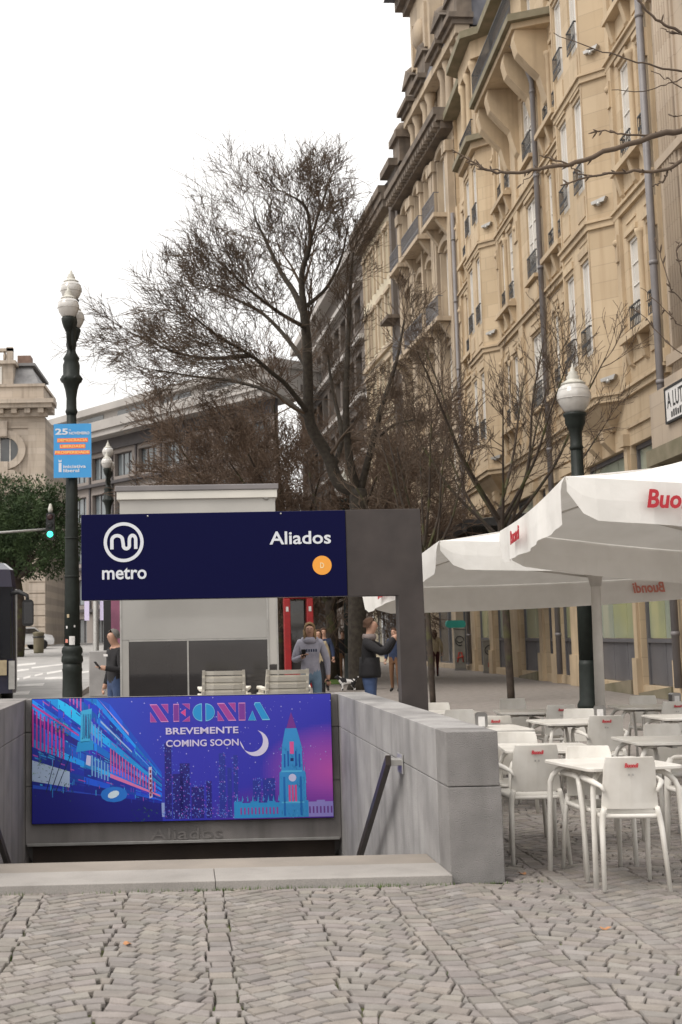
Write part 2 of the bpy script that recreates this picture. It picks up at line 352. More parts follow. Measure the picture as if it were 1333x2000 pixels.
def sett_geo(m, q, rnd):
    cx = sum(a for a, b in q)/4; cy = sum(b for a, b in q)/4
    def ins(g_):
        r = []
        for i in range(4):
            a = Vector(q[i]); pr = Vector(q[i-1]); nx = Vector(q[(i+1) % 4])
            e1 = (pr-a); e2 = (nx-a)
            if e1.length > 1e-5: e1.normalize()
            if e2.length > 1e-5: e2.normalize()
            gx_, gy_ = g_; r.append(a+(e1*gy_+e2*gx_ if i % 2 == 0 else e1*gx_+e2*gy_))
        return r
    gap = (rnd.uniform(.001, .005), rnd.uniform(.005, .0095)); ht = rnd.uniform(-.002, .002); tx, ty = rnd.uniform(-.03, .03), rnd.uniform(-.03, .03)
    jit = [(rnd.uniform(-.003, .003)+(rnd.uniform(0, .009) if k in (0, 3) else -rnd.uniform(0, .009))*(rnd.random() < .4), rnd.uniform(-.003, .003)) for k in range(4)]
    o = ins(gap); i_ = ins((gap[0]+.0045, gap[1]+.0045)); n = len(m.v)
    for (a, b) in zip(o, jit): m.v.append((a.x+b[0], a.y+b[1], -.026))
    for (a, b) in zip(o, jit): m.v.append((a.x+b[0], a.y+b[1], ht-.008+tx*(a.x-cx)+ty*(a.y-cy)))
    for (a, b) in zip(i_, jit): m.v.append((a.x+b[0], a.y+b[1], ht+tx*(a.x-cx)+ty*(a.y-cy)))
    v = rnd.uniform(.80, 1.14); m.cc = (v*rnd.uniform(.98, 1.04), v, v*rnd.uniform(.93, 1.02))
    for s_ in (0, 4):
        for t in range(4): u = (t+1) % 4; m._f((n+s_+t, n+s_+u, n+s_+4+u, n+s_+4+t), False)
    m._f((n+8, n+9, n+10, n+11), False)
rs = random.Random(3); lst = []
ca, sa = math.cos(PA), math.sin(PA)
for q in setts():
    cx = sum(a for a, b in q)/4; cy = sum(b for a, b in q)/4
    if not (S0 < cx < S1 and T0 < cy < T1): continue
    if -3.82 < cx < .375 and -.03 < cy < 6.32: continue
    wx = PO[0]+ca*cx-sa*cy; wy = PO[1]+sa*cx+ca*cy
    px = 440+2500*wx/max(wy, .1)
    vis = wy > 5.25 and -5 < px < 1345
    lst.append((0 if vis else 1, wy, q))
lst.sort(key=lambda t: (t[0], t[1]))
for i, (vi, wy, q) in enumerate(lst[:300]):
    m = MB(); sett_geo(m, q, rs); m.build('sett', M['sett'], pv)
m = MB()
for vi, wy, q in lst[300:]: sett_geo(m, q, rs)
tag(m.build('setts', M['sett'], pv), kind='stuff')

# road on the left with its kerb line and worn paint
rz_ = lambda Y: .004+max(0, Y-36)*.021
def road_pt(px, py, dz=0.):
    r = ray(px, py); t = 10.
    for _ in range(60): Y = r.y*t; t = (rz_(Y)+dz-1.6)/r.z if r.z < -1e-4 and (rz_(Y)+dz-1.6) < 0 else t; 
    lo, hi = 5., 110.
    for _ in range(50):
        mid = (lo+hi)/2; z = 1.6+r.z/r.y*mid
        if z > rz_(mid)+dz: lo = mid
        else: hi = mid
    return CAMP+r*(lo/r.y)
rd = MB(); edge = [(27, -4.35), (36, -4.45), (60, -4.9), (97, -6.2)]
for (ya, xa), (yb_, xb) in zip(edge, edge[1:]):
    rd.face([(-70, ya, rz_(ya)), (xa, ya, rz_(ya)), (xb, yb_, rz_(yb_)), (-70, yb_, rz_(yb_))]); rd.face([(xa, ya, -.02), (xa, ya, rz_(ya)), (xb, yb_, rz_(yb_)), (xb, yb_, -.02)])
rd.face([(-70, 97, rz_(97)), (-6.2, 97, rz_(97)), (-6.2, 135, rz_(97)), (-70, 135, rz_(97))])
rd = tag(rd.build('road', M['road']), kind='structure')
for (y0, x0), (y1, x1) in zip(edge, edge[1:]):
    n = int(math.hypot(x1-x0, y1-y0)/1.1)
    for i in range(n):
        a, b = (i+.012)/n, (i+.988)/n; xa, ya, xb, yb_ = x0+(x1-x0)*a, y0+(y1-y0)*a, x0+(x1-x0)*b, y0+(y1-y0)*b; kz = random.uniform(.10, .106)
        m = MB(); m.loft([[(xa+.002, ya, -.05), (xa+.26, ya, -.05), (xb+.26, yb_, -.05), (xb+.002, yb_, -.05)], [(xa+.002, ya, rz_(ya)+kz), (xa+.26, ya, rz_(ya)+kz), (xb+.26, yb_, rz_(yb_)+kz), (xb+.002, yb_, rz_(yb_)+kz)]])
        m.build('kerb_stone', M['kerb'], rd)
def marking(a, b, c, d):
    mm = MB(); mm.face([road_pt(*p, .006) for p in (a, b, c, d)])
    return tag(mm.build('road_marking', M['paint']), kind='structure')
for q in (((26, 1298), (70, 1294), (70, 1297.5), (26, 1302)), ((62, 1303), (124, 1296), (124, 1298.5), (62, 1306)), ((30, 1308.5), (58, 1306), (56, 1309), (30, 1312)),
          ((92, 1313), (124, 1308), (124, 1311), (92, 1317)), ((26, 1326), (38, 1324), (38, 1328), (26, 1330)), ((46, 1323), (60, 1319), (60, 1323), (46, 1327)),
          ((88, 1323), (124, 1321), (124, 1326), (88, 1327)), ((33, 1337), (88, 1334), (84, 1339), (33, 1341)), ((26, 1351), (60, 1349), (56, 1356), (26, 1358)), ((158, 1312), (174, 1310), (174, 1313), (158, 1315)), ((68, 1318), (84, 1314), (84, 1317), (68, 1321))):
    marking(*q)

# grass tufts in the joint in front of the threshold slab
m = MB(); rg = random.Random(5)
for i in range(420):
    c = rg.choice((-1.55, -1.5, -.42, -.55, -2.1, -.1, -2.9, -1.0, .38)); x = c+rg.gauss(0, .16); y = -.1+rg.gauss(0, .008)
    h = rg.uniform(.008, .028); a = rg.uniform(0, 6.28); w_ = .004; lx, ly = rg.gauss(0, .008), rg.gauss(0, .008)
    m.face([(x-w_*math.cos(a), y-w_*math.sin(a), -.01), (x+w_*math.cos(a), y+w_*math.sin(a), -.01), (x+lx, y+ly, h)])
for i in range(1500):
    k = rg.randrange(-3, 5); x = -.42+1.13*k+rg.choice((-.06, .06, rg.uniform(-.5, .5)))+rg.gauss(0, .006); y = rg.uniform(-4.2, 0)
    if noise.noise((x*1.3, y*1.3, 4.)) < .28: continue
    h = rg.uniform(.001, .006); a = rg.uniform(0, 6.28); w_ = .005
    m.face([(x-w_*math.cos(a), y-w_*math.sin(a), -.016), (x+w_*math.cos(a), y+w_*math.sin(a), -.016), (x+rg.gauss(0, .004), y+rg.gauss(0, .004), h)])
tag(m.build('grass_tufts', M['grass'], None, PO, (0, 0, PA)), 'small green weeds sprouting in the joints before the stair threshold', 'weeds', kind='stuff')

# a few dead leaves on the setts
for (px, py, lb) in ((250, 1846, 'small orange dead leaf lying on the cobbles below the threshold slab'), (1181, 1816, 'pale dead leaf lying on the cobbles before the cafe chairs'), (1021, 1708, 'brown dead leaf beside the parapet end block')):
    p = gnd(px, py); m = MB(); n = 10; r_ = .028
    ring0 = [(r_*(1+.35*math.cos(3*a))*math.cos(a), .7*r_*(1+.35*math.cos(3*a))*math.sin(a), .006+.008*math.sin(2*a+1)) for a in [k*2*math.pi/n for k in range(n)]]
    for k in range(n): m.face([(0, 0, .004), ring0[k], ring0[(k+1) % n]], True)
    o = m.build('dead_leaf', mat('dead_leaf', (.42, .2, .09), (.3, .14, .06), 30, .8), None, (p.x, p.y, .004), (0, 0, px)); tag(o, lb, 'leaf', 'dead leaves on the cobbles')

# ------------------------------------------------------------------ stair entrance
ent = empty('stair_entrance', PO, PA, 'grey granite parapet walls around the stairs down to the station', 'stairwell')
def block(name, x0, x1, y0, y1, z0, z1, mt, bev=.006): return MB().box(x0, x1, y0, y1, z0, z1).build(name, M[mt], ent, bevel=bev)
H = .955; g_ = .002
# right parapet: long coping blocks over wall panels; the end block is flamed granite
yb = [.0, .345, 2.2, 4.1, 6.15]
for i in range(4):
    mt = 'granite_end' if i == 0 else 'granite'
    block('coping_block', 0, .345, yb[i]+(.0 if i == 0 else g_), yb[i+1]-g_, .602, H, mt)
for (a, b) in ((0, .345), (.349, 1.55), (1.554, 2.9), (2.904, 4.4), (4.404, 6.15)):
    block('wall_panel', .001 if a else 0, .355 if a == 0 else .344, a, b, -.02 if a == 0 else -.75, .597, 'granite_end' if a == 0 else 'granite')
for (a, b) in ((1.0, 3.0), (3.004, 6.15)): block('wall_panel', .003, .344, a, b, -2.9, -.755, 'granite')
# left parapet
yl = [.0, .345, 2.2, 4.1, 6.15]
for i in range(4): block('coping_block', -3.785, -3.44, yl[i]+(.0 if i == 0 else g_), yl[i+1]-g_, .602, H, 'granite_end' if i == 0 else 'granite_dark')
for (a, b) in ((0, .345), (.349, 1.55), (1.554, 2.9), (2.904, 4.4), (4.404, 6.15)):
    block('wall_panel', -3.784, -3.441, a, b, -.02 if a == 0 else -.75, .597, 'granite_end' if a == 0 else 'granite_dark')
for (a, b) in ((1.0, 3.0), (3.004, 6.15)): block('wall_panel', -3.784, -3.443, a, b, -2.9, -.755, 'granite_dark')
# back wall: coping, two courses and the lintel over the tunnel mouth
block('coping_block', -3.438, -.002, 5.80, 6.15, .602, H-.002, 'granite_dark')
for i in range(2): block('wall_panel', -3.438+1.719*i, -1.721+1.719*i, 5.802, 6.15, .02, .597, 'granite_dark')
lin = block('lintel', -3.438, -.002, 5.80, 6.15, -.60, .016, 'granite_dark', .004)
block('drip_edge', -3.42, -.02, 5.785, 5.799, -.615, -.585, 'steel', .003)
le = fit_text('lettering', 'Aliados', -2.09, -1.30, -.575, -.0, M['granite_dark'], lin, h=.13, ext=.006); le.location.y = 5.797
# tunnel beyond the lintel, stairs going down
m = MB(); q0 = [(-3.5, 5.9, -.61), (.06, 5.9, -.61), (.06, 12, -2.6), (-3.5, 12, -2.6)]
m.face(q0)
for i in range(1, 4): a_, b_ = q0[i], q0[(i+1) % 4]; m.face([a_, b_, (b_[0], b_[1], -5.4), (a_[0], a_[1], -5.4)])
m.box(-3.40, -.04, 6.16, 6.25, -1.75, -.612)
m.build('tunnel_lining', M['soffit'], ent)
MB().box(-3.6, -1.53, -.06, .40, -.02, .052).build('threshold_slab', M['slab'], ent, bevel=.005)
MB().box(-1.526, -.001, -.06, .40, -.02, .052).build('threshold_slab', M['slab'], ent, bevel=.005)
MB().box(-3.44, -.003, .404, .80, -.12, .046).build('landing_strip', M['slab2'], ent, bevel=.004)
for i in range(26): MB().box(-3.44, -.003, .8+.30*i, 1.12+.30*i, -.22-.165*(i+1), -.005-.165*(i+1)+.0).build('step', M['step'], ent, bevel=.006)
# handrails
def handrail(x, s):
    hr = MB(); dy, dz = .9, -.495*1.0
    hr.loft([[(x-.022, 1.66, .66), (x+.022, 1.66, .66), (x+.022, 1.66, .58), (x-.022, 1.66, .58)], [(x-.022, 6.2, -1.90), (x+.022, 6.2, -1.90), (x+.022, 6.2, -1.99), (x-.022, 6.2, -1.99)]])
    h_ = hr.build('handrail', M['rail'], ent, bevel=.004)
    for i, t in enumerate((0., .45, .9)):
        b = MB(); y = 1.66+(6.2-1.66)*t+.02; z = .62-2.56*t
        b.box(min(x, x+s*.118), max(x, x+s*.118), y, y+.17 if t == 0 else y+.05, z-.045, z+.0); b.box(x+s*.112-.005, x+s*.112+.005, y-.03, y+.20 if t == 0 else y+.1, z-.11, z+.04)
        b.build('bracket', M['steel'], h_, bevel=.003)
handrail(-.12, 1); handrail(-3.32, -1)

# ------------------------------------------------------------------ advertising banner on the back wall
ban = empty('advertising_banner', PO, PA, 'purple and blue NEONIA coming soon banner hung on the stairwell back wall', 'banner')
BX0, BX1, BZ0, BZ1, BY = -3.365, -.085, -.375, .965, 5.735
MB().box(BX0, BX1, BY, BY+.045, BZ0, BZ1).build('panel', M['navy'], ban, bevel=.003)
art = MB(); lay = [0.]
def BP(u, v, d=None): return (BX0+.006+u/580*(BX1-BX0-.012), BY-.0012-(lay[0] if d is None else d), BZ1-.006-min(max(v, 0), 240)/240*(BZ1-BZ0-.012))
def pol(pts, c, a=None):
    art.cc = c8(*c); art.face([BP(min(max(u, 0), 580), v) for u, v in pts])
def bgcol(u, v):
    a = Vector(c8(54, 54, 184)); b = Vector(c8(38, 84, 206)); c = a.lerp(b, min(max(1-u/300, 0), 1))
    d = math.hypot((u-590)/150, (v-150)/95); c = c.lerp(Vector(c8(206, 90, 185)), max(0, 1-d)**.9*.95)
    d = math.hypot((u-480)/150, (v-225)/55); c = c.lerp(Vector(c8(126, 45, 150)), max(0, 1-d)*.8)
    if v > 205: c = c.lerp(Vector(c8(24, 26, 118)), .35*max(0, 1-u/330))
    return c
NU, NV = 116, 48
for i in range(NU):
    for j in range(NV):
        u0, v0, du, dv = i*580/NU, j*240/NV, 580/NU, 240/NV
        c = bgcol(u0+du/2, v0+dv/2); art.cc = tuple(c); art.face([BP(u0, v0), BP(u0+du, v0), BP(u0+du, v0+dv), BP(u0, v0+dv)])
ra = random.Random(11)
def nl(): lay[0] += .0004
def fan(t, h): return (300*t, 215+(h-215)*(1-t))
nl()
hs = [-190, -150, -128, -96, -70, -52, -20, 0, 26, 44, 76, 92, 120, 140, 165]
cols = [(28, 74, 176), (24, 120, 205), (30, 54, 160), (26, 98, 196), (40, 44, 150), (30, 140, 214), (30, 60, 168), (24, 108, 200), (44, 40, 146), (28, 84, 186), (30, 128, 206), (30, 46, 150), (26, 70, 172), (24, 36, 134)]
for i in range(len(hs)-1):
    for k in range(10):
        t0, t1 = k*.083, (k+1)*.083
        q = [fan(t0, hs[i]), fan(t1, hs[i]), fan(t1, hs[i+1]), fan(t0, hs[i+1])]
        if max(v for u, v in q) <= 0: continue
        c = cols[i]; f = ra.uniform(.95, 1.4); pol(q, tuple(min(255, int(x*f)) for x in c))
pol([(0, 172), fan(.55, 165), fan(.83, 165), (250, 240), (0, 240)], (28, 30, 132))
nl()
for (t0, t1, h0, h1, n, c) in ((.0, .22, 18, 92, 9, (196, 52, 150)), (.17, .33, -130, -62, 7, (200, 96, 178)), (.5, .8, -20, 70, 16, (205, 90, 150)), (.38, .5, 46, 110, 6, (120, 170, 220)), (.34, .46, -60, 0, 6, (110, 160, 224))):
    for k in range(n):
        a = t0+(t1-t0)*k/n; b = a+(t1-t0)/n*.42
        q = [fan(a, h0), fan(b, h0), fan(b, h1), fan(a, h1)]
        if max(v for u, v in q) > 0: pol(q, c)
for (t0, t1, h0, h1, c) in ((.0, .24, 118, 158, (176, 196, 226)), (.42, .62, -170, -156, (190, 170, 226)), (.44, .64, -92, -84, (160, 190, 234)), (.5, .82, 78, 94, (222, 120, 178)), (.0, .3, 8, 13, (188, 60, 160)), (.66, .8, -110, -104, (90, 190, 236))):
    pol([fan(t0, h0), fan(t1, h0), fan(t1, h1), fan(t0, h1)], c)
pol([(95, 24), (115, 20), (112, 84), (92, 86)], (66, 176, 224)); pol([(88, 84), (118, 82), (118, 100), (84, 104)], (40, 150, 214))
pol([(105, 110), (113, 112), (112, 132), (103, 128)], (196, 196, 234))
for k in range(5): pol([(98+k*3.4, 30+ra.random()*4), (99.6+k*3.4, 30), (98.6+k*3.4, 78), (97+k*3.4, 78)], (34, 100, 180))
pol([(224, 136), (230, 135), (231, 194), (225, 196)], (206, 196, 232)); pol([(248, 205), (254, 205), (254, 232), (249, 232)], (150, 170, 224))
nl()
for k in range(6): pol([(225.6, 142+k*9), (229, 141+k*9), (229, 147+k*9), (226, 147.5+k*9)], (120, 30, 70))
pol([(157+26*math.cos(a), 187+15*math.sin(a)) for a in [x*.524 for x in range(12)]], (40, 120, 214)); nl()
pol([(156+11*math.cos(a), 187+7*math.sin(a)-.25*11*math.cos(a)) for a in [x*.524 for x in range(12)]], (214, 232, 244))
nl()
for k in range(260):
    cl = ra.choice(((18, 120, 8), (60, 96, 14), (50, 45, 10), (30, 150, 18), (70, 175, 10), (215, 225, 14), (55, 60, 8)))
    u, v = cl[0]+ra.gauss(0, cl[2]), cl[1]+ra.gauss(0, cl[2]*.8); s_ = ra.uniform(1, 3.4); a = ra.random()*3
    pol([(u-s_*math.cos(a), v-s_*math.sin(a)), (u+s_*.4*math.sin(a), v-s_*.4*math.cos(a)), (u+s_*math.cos(a), v+s_*math.sin(a))], ra.choice(((20, 50, 90), (26, 70, 80), (60, 120, 50), (24, 40, 96), (20, 60, 100), (90, 150, 40))))
for k in range(3): pol([(26+k*9, 180), (28+k*9, 180), (46+k*14, 110), (45+k*14, 110)], (26, 40, 90))
lk = lay[0]; lay[0] = .00055
for k in range(520):
    t = ra.random()**1.3*.8; h = ra.uniform(-170, 165); u, v = fan(t, h)
    if v < 1 or v > 236: continue
    c = ra.choice(((50, 150, 226), (34, 90, 190), (70, 180, 236), (40, 60, 170), (120, 70, 190), (170, 80, 180), (30, 44, 140)))
    if ra.random() < .5: l = ra.uniform(.01, .05); q = [fan(t, h), fan(min(t+l, .83), h), fan(min(t+l, .83), h+3), fan(t, h+3)]
    else: l = ra.uniform(5, 24)*(1-t); q = [(u, v), (u+1.2, v), (u+1.2, v+l), (u, v+l)]
    pol(q, c)
lay[0] = lk
for k in range(300):
    u, v = ra.uniform(476, 528), ra.uniform(100, 236); s_ = ra.uniform(.6, 2.4); pol([(u, v), (u+s_*.5, v), (u+s_*.5, v+s_*2), (u, v+s_*2)], ra.choice(((60, 170, 228), (36, 120, 200), (90, 190, 236))))
# distant towers: faint silhouettes and lit windows
lay[0] = .0008
for (u0, u1, v0) in ((255, 268, 90), (270, 290, 150), (284, 303, 130), (306, 330, 176), (335, 345, 165), (360, 372, 112), (376, 384, 140), (388, 396, 116), (425, 440, 166), (445, 468, 162)):
    pol([(u0, v0), (u1, v0), (u1, 236), (u0, 236)], (38, 34, 128) if u0 < 355 else (44, 56, 160)); 
lay[0] = .0012
for (u0, u1, v0, n) in ((252, 270, 84, 70), (270, 304, 130, 120), (306, 345, 165, 120), (358, 374, 112, 80), (386, 398, 116, 46), (424, 470, 160, 90), (345, 420, 195, 60), (250, 420, 215, 120)):
    for k in range(n):
        u, v = ra.uniform(u0, u1), ra.uniform(v0, 236); s_ = ra.uniform(.5, 1.2); pol([(u-s_, v-s_), (u+s_, v-s_), (u+s_, v+s_), (u-s_, v+s_)], ra.choice(((90, 120, 220), (120, 150, 235), (70, 90, 200), (150, 90, 200))))
for k in range(150):
    u, v = ra.uniform(190, 580), ra.uniform(3, 170); s_ = ra.choice((.5, .6, .8, 1.5)); pol([(u-s_, v), (u, v-s_), (u+s_, v), (u, v+s_)], (170, 170, 226))
# clock tower and palace front
nl(); CY = (56, 150, 218)
pol([(502, 34), (510, 60), (517, 84), (487, 84), (494, 60)], (120, 50, 150))
for k in range(12): pol([(388+16*k, 206+(k % 2)*3), (404+16*k, 206+(k % 2)*3), (404+16*k, 238), (388+16*k, 238)], (48, 150, 216) if k < 9 else (150, 140, 214))
nl()
pol([(490, 66), (512, 66), (521, 100), (523, 148), (528, 152), (528, 238), (475, 238), (477, 152), (481, 148), (483, 100)], CY)
nl()
for (u0, u1, v0, v1, c) in ((498, 506, 92, 116, (226, 90, 160)), (499, 505, 124, 130, (24, 40, 110)), (493, 496, 110, 140, (26, 90, 180)), (508, 511, 110, 140, (26, 90, 180)), (486, 489, 116, 142, (26, 90, 180)), (515, 518, 116, 142, (26, 90, 180)), (494, 498, 176, 208, (216, 80, 150)), (500, 504, 176, 208, (216, 80, 150)), (506, 510, 176, 208, (216, 80, 150)), (481, 521, 148, 151, (90, 190, 236)), (480, 524, 208, 211, (90, 190, 236)), (484, 488, 160, 235, (30, 110, 190)), (516, 520, 160, 235, (30, 110, 190))):
    pol([(u0, v0), (u1, v0), (u1, v1), (u0, v1)], c)
pol([(502+7.5*math.cos(x*.524), 162+7.5*math.sin(x*.524)) for x in range(12)], (206, 206, 240))
for k in range(26):
    u = 400+k*7
    if 474 < u < 530: continue
    pol([(u, 218), (u+3, 218), (u+3, 231), (u, 231)], (150, 70, 160) if u < 480 else (110, 60, 150))
for k in range(9): u = 393+k*10; pol([(u, 206), (u+1.6, 194), (u+3, 206)], (60, 160, 220))
# crescent moon
m0 = [(432+25*math.cos(R(a)), 94+25*math.sin(R(a))) for a in range(-70, 196, 14)]
m1 = [(424+22.5*math.cos(R(a)), 88+23*math.sin(R(a))) for a in range(180, -66, -14)]
n_ = min(len(m0), len(m1)); m1 = m1[::-1]
for k in range(n_-1): pol([m0[k], m0[k+1], m1[k+1], m1[k]], (222, 214, 240))
# stencil title: six letters of split shapes
PK, VI, BL = (168, 66, 158), (128, 56, 156), (36, 150, 216)
def glyph(pts, c, e=(222, 150, 206)):
    cx = sum(p[0] for p in pts)/len(pts); cy = sum(p[1] for p in pts)/len(pts); pol(pts, e); nl(); pol([(cx+(p[0]-cx)*.9+(0.), cy+(p[1]-cy)*.9) for p in pts], c); lay[0] -= .0004
T, Bm = 14, 49
def N_(u): glyph([(u, T), (u+14, T), (u+37, Bm), (u+22, Bm)], PK); glyph([(u+1, 29), (u+14, Bm), (u+1, Bm)], PK); glyph([(u+22, T), (u+36, T), (u+36, 33)], PK)
N_(227); N_(358)
glyph([(273, T), (284, T), (284, Bm), (273, Bm)], VI); glyph([(290, T), (305, T), (305, 26)], PK); glyph([(287, 31), (297, 24), (297, 39)], (222, 70, 150)); glyph([(290, Bm), (305, 38), (305, Bm)], PK)
ho = [(330+18*math.cos(R(a)), 31.5+17.5*math.sin(R(a))) for a in range(90, 271, 15)]; glyph([(p[0]-1.5, p[1]) for p in ho], BL, (130, 206, 240))
ho = [(334+18*math.cos(R(a)), 31.5+17.5*math.sin(R(a))) for a in range(-90, 91, 15)]; glyph([(p[0]+1.5, p[1]) for p in ho], BL, (130, 206, 240))
glyph([(400, T), (413, T), (413, Bm), (400, Bm)], VI); glyph([(427, 30), (434, Bm), (418, Bm)], BL, (130, 206, 240)); glyph([(432, T), (442, T), (461, Bm), (446, Bm), (430, 18)], BL, (130, 206, 240))
art.build('print', M['print'], ban)
def btext(s, u0, u1, v, hpx, mt, bold=.02):
    a = BP(u0, v, .004); b = BP(u1, v, .004)
    return fit_text('lettering', s, a[0], b[0], a[2], a[1], mt, ban, h=hpx/240*1.33, ext=.0004, bold=bold)
M['lilac'] = mat('lilac_print', c8(216, 206, 236), None, rough=.4)
btext('BREVEMENTE', 258, 399, 73, 13, M['lilac']); btext('COMING SOON', 258, 399, 97, 13, M['lilac'])

# ------------------------------------------------------------------ gantry sign
gan = empty('metro_sign', (1.80, 12.5, 0), 0, 'navy enamel metro Aliados sign on a dark steel L-shaped gantry', 'sign')
gx = lambda x: x-1.80
MB().prism([(gx(1.172), 1.972), (gx(1.665), 1.972), (gx(1.665), 0), (gx(1.925), 0), (gx(1.905), 2.815), (gx(1.172), 2.815)], -.02, .22, 'y').build('frame', M['gantry'], gan, bevel=.004)
MB().box(gx(-1.415), gx(1.170), -.03, .215, 1.975, 2.812).build('sign_panel', M['navy'], gan, bevel=.006)
MB().box(gx(1.62), gx(1.97), -.06, .26, -.01, .03).build('base_plate', M['gantry'], gan)
def sgn(px, py): p = at(px, py, 12.47); return (gx(p.x), p.z)
rg_ = MB(); c = sgn(242, 1059)
o_ = [(c[0]+.195*math.cos(a), c[1]+.195*math.sin(a)) for a in [i*math.pi/24 for i in range(48)]]; i_ = [(c[0]+.163*math.cos(a), c[1]+.163*math.sin(a)) for a in [i*math.pi/24 for i in range(48)]]
for k in range(48): q = (k+1) % 48; rg_.face([(o_[k][0], -.0335, o_[k][1]), (o_[q][0], -.0335, o_[q][1]), (i_[q][0], -.0335, i_[q][1]), (i_[k][0], -.0335, i_[k][1])])
# wave emblem: two humps drawn as one ribbon
path = [(-.105, -.065), (-.105, .02)]+[(-.060+.045*math.cos(R(a)), .022+.045*math.sin(R(a))) for a in range(180, -1, -20)]+[(-.015, -.02)]+[(.022+.037*math.cos(R(a)), -.025+.04*math.sin(R(a))) for a in range(180, 361, 20)]+[(.06, .02)]
path = [(-.115, -.062), (-.115, .02)]+[(-.0625+.0525*math.cos(R(a)), .02+.045*math.sin(R(a))) for a in range(165, 14, -15)]+[(-.004, -.02)]+[(.026+.03*math.cos(R(a)), -.03+.034*math.sin(R(a))) for a in range(195, 346, 15)]+[(.056, .02)]+[(.087+.031*math.cos(R(a)), .02+.045*math.sin(R(a))) for a in range(165, 14, -15)]+[(.118, .02), (.118, -.062)]
for k in range(len(path)-1):
    a, b = Vector(path[k]), Vector(path[k+1]); d = (b-a).normalized(); nrm = Vector((-d.y, d.x))*.0165; a = a-d*.006; b = b+d*.006
    yy = -.0335-.00002*k; rg_.face([(c[0]+p.x, yy, c[1]+p.y) for p in (a+nrm, b+nrm, b-nrm, a-nrm)])
rg_.build('emblem', M['signwhite'], gan)
a = sgn(200, 1131); b = sgn(287, 1129); t = fit_text('lettering', 'metro', a[0], b[0], a[1]-.002, -.033, M['signwhite'], gan, h=.135, ext=.001, bold=.018)
a = sgn(527, 1063); b = sgn(647, 1061); fit_text('lettering', 'Aliados', a[0], b[0], a[1], -.033, M['signwhite'], gan, h=.128, ext=.001, bold=.016)
c = sgn(629.5, 1104); dk = MB(); dk.prism([(c[0]+.093*math.cos(i*math.pi/16), c[1]+.093*math.sin(i*math.pi/16)) for i in range(32)], -.034, -.031, 'y'); dk.build('line_disc', M['orange'], gan)
fit_text('lettering', 'D', c[0]-.018, c[0]+.02, c[1]-.027, -.0355, M['orangetxt'], gan, h=.055, ext=.0008, bold=.02)
for px in (289, 549): b_ = MB(); q = sgn(px, 1008 if px < 400 else 1003); b_.lathe([(.009, -.012), (.009, .0), (.004, .004)], 8).build('bolt', M['steel'], gan, (q[0], -.032, q[1]), (R(90), 0, 0))
# ------------------------------------------------------------------ buildings
# local frame of a facade: x along the street (away from the camera), y out towards the street, z up
def wall_open(m, s0, s1, z0, z1, ops, y=0., dep=.35):
    xs = sorted({s0, s1}|{o[0] for o in ops}|{o[1] for o in ops}); zs = sorted({z0, z1}|{o[2] for o in ops}|{o[3] for o in ops})
    xs = [x for x in xs if s0 <= x <= s1]; zs = [z for z in zs if z0 <= z <= z1]
    for i in range(len(xs)-1):
        for j in range(len(zs)-1):
            cx, cz = (xs[i]+xs[i+1])/2, (zs[j]+zs[j+1])/2
            if any(o[0] < cx < o[1] and o[2] < cz < o[3] for o in ops): continue
            m.face([(xs[i], y, zs[j]), (xs[i], y, zs[j+1]), (xs[i+1], y, zs[j+1]), (xs[i+1], y, zs[j])])
    for a, b, c, d in ops:
        e = y-dep
        m.face([(a, y, c), (a, e, c), (a, e, d), (a, y, d)]); m.face([(b, y, c), (b, y, d), (b, e, d), (b, e, c)])
        m.face([(a, y, d), (a, e, d), (b, e, d), (b, y, d)]); m.face([(a, y, c), (b, y, c), (b, e, c), (a, e, c)])
_wc = {}
def window(par, a, b, c, d, y, fr='winwhite', pn='pane', leaves=2, bars=3, fw_=.07):
    """a framed window filling an opening; each leaf's pane is a sub-part"""
    w_, h_ = round(b-a, 3), round(d-c, 3); k = (w_, h_, fr, pn, leaves, bars, fw_)
    if k not in _wc:
        m = MB(); t = .06; g = .001
        m.box(g, fw_, 0, t, g, h_-g); m.box(w_-fw_, w_-g, 0, t, g, h_-g); m.box(fw_, w_-fw_, 0, t, g, fw_); m.box(fw_, w_-fw_, 0, t, h_-fw_, h_-g)
        lw = (w_-2*fw_)/leaves
        for i in range(1, leaves): m.box(fw_+lw*i-fw_*.6, fw_+lw*i+fw_*.6, .002, t+.012, fw_, h_-fw_)
        for j in range(bars): zz = fw_+(h_-2*fw_)*(j+1)/(bars+1); m.box(fw_, w_-fw_, .006, t-.012, zz-.018, zz+.018)
        p = MB(); p.box(.002, lw-.004, 0, .012, 0, h_-2*fw_)
        _wc[k] = (m.mesh('window', M[fr]), p.mesh('pane', M[pn]), lw)
    mw, mp, lw = _wc[k]
    o = link('window', mw, par, (a, y, c))
    for i in range(leaves): link('pane', mp, o, (fw_+lw*i+.001, .008, fw_))
    return o
_rc = {}
def railing(par, a, b, z, y, h=.75, dep=.22, mt='dark_iron', step=.11):
    k = (round(b-a, 2), h, dep, mt, step)
    if k not in _rc:
        m = MB(); w_ = b-a
        m.box(0, w_, dep-.03, dep, h-.035, h); m.box(0, w_, dep-.025, dep, .05, .075); m.box(0, .03, 0, dep, h-.035, h); m.box(w_-.03, w_, 0, dep, h-.035, h)
        n = int(w_/step)
        for i in range(n+1): x = w_*i/n; m.box(x-.008, x+.008, dep-.022, dep-.006, .05, h-.03)
        for i in range(n): x = w_*(i+.5)/n; m.box(x-.02, x+.02, dep-.02, dep-.008, .25, .34)
        _rc[k] = m.mesh('railing', M[mt])
    return link('railing', _rc[k], par, (a, y, z))
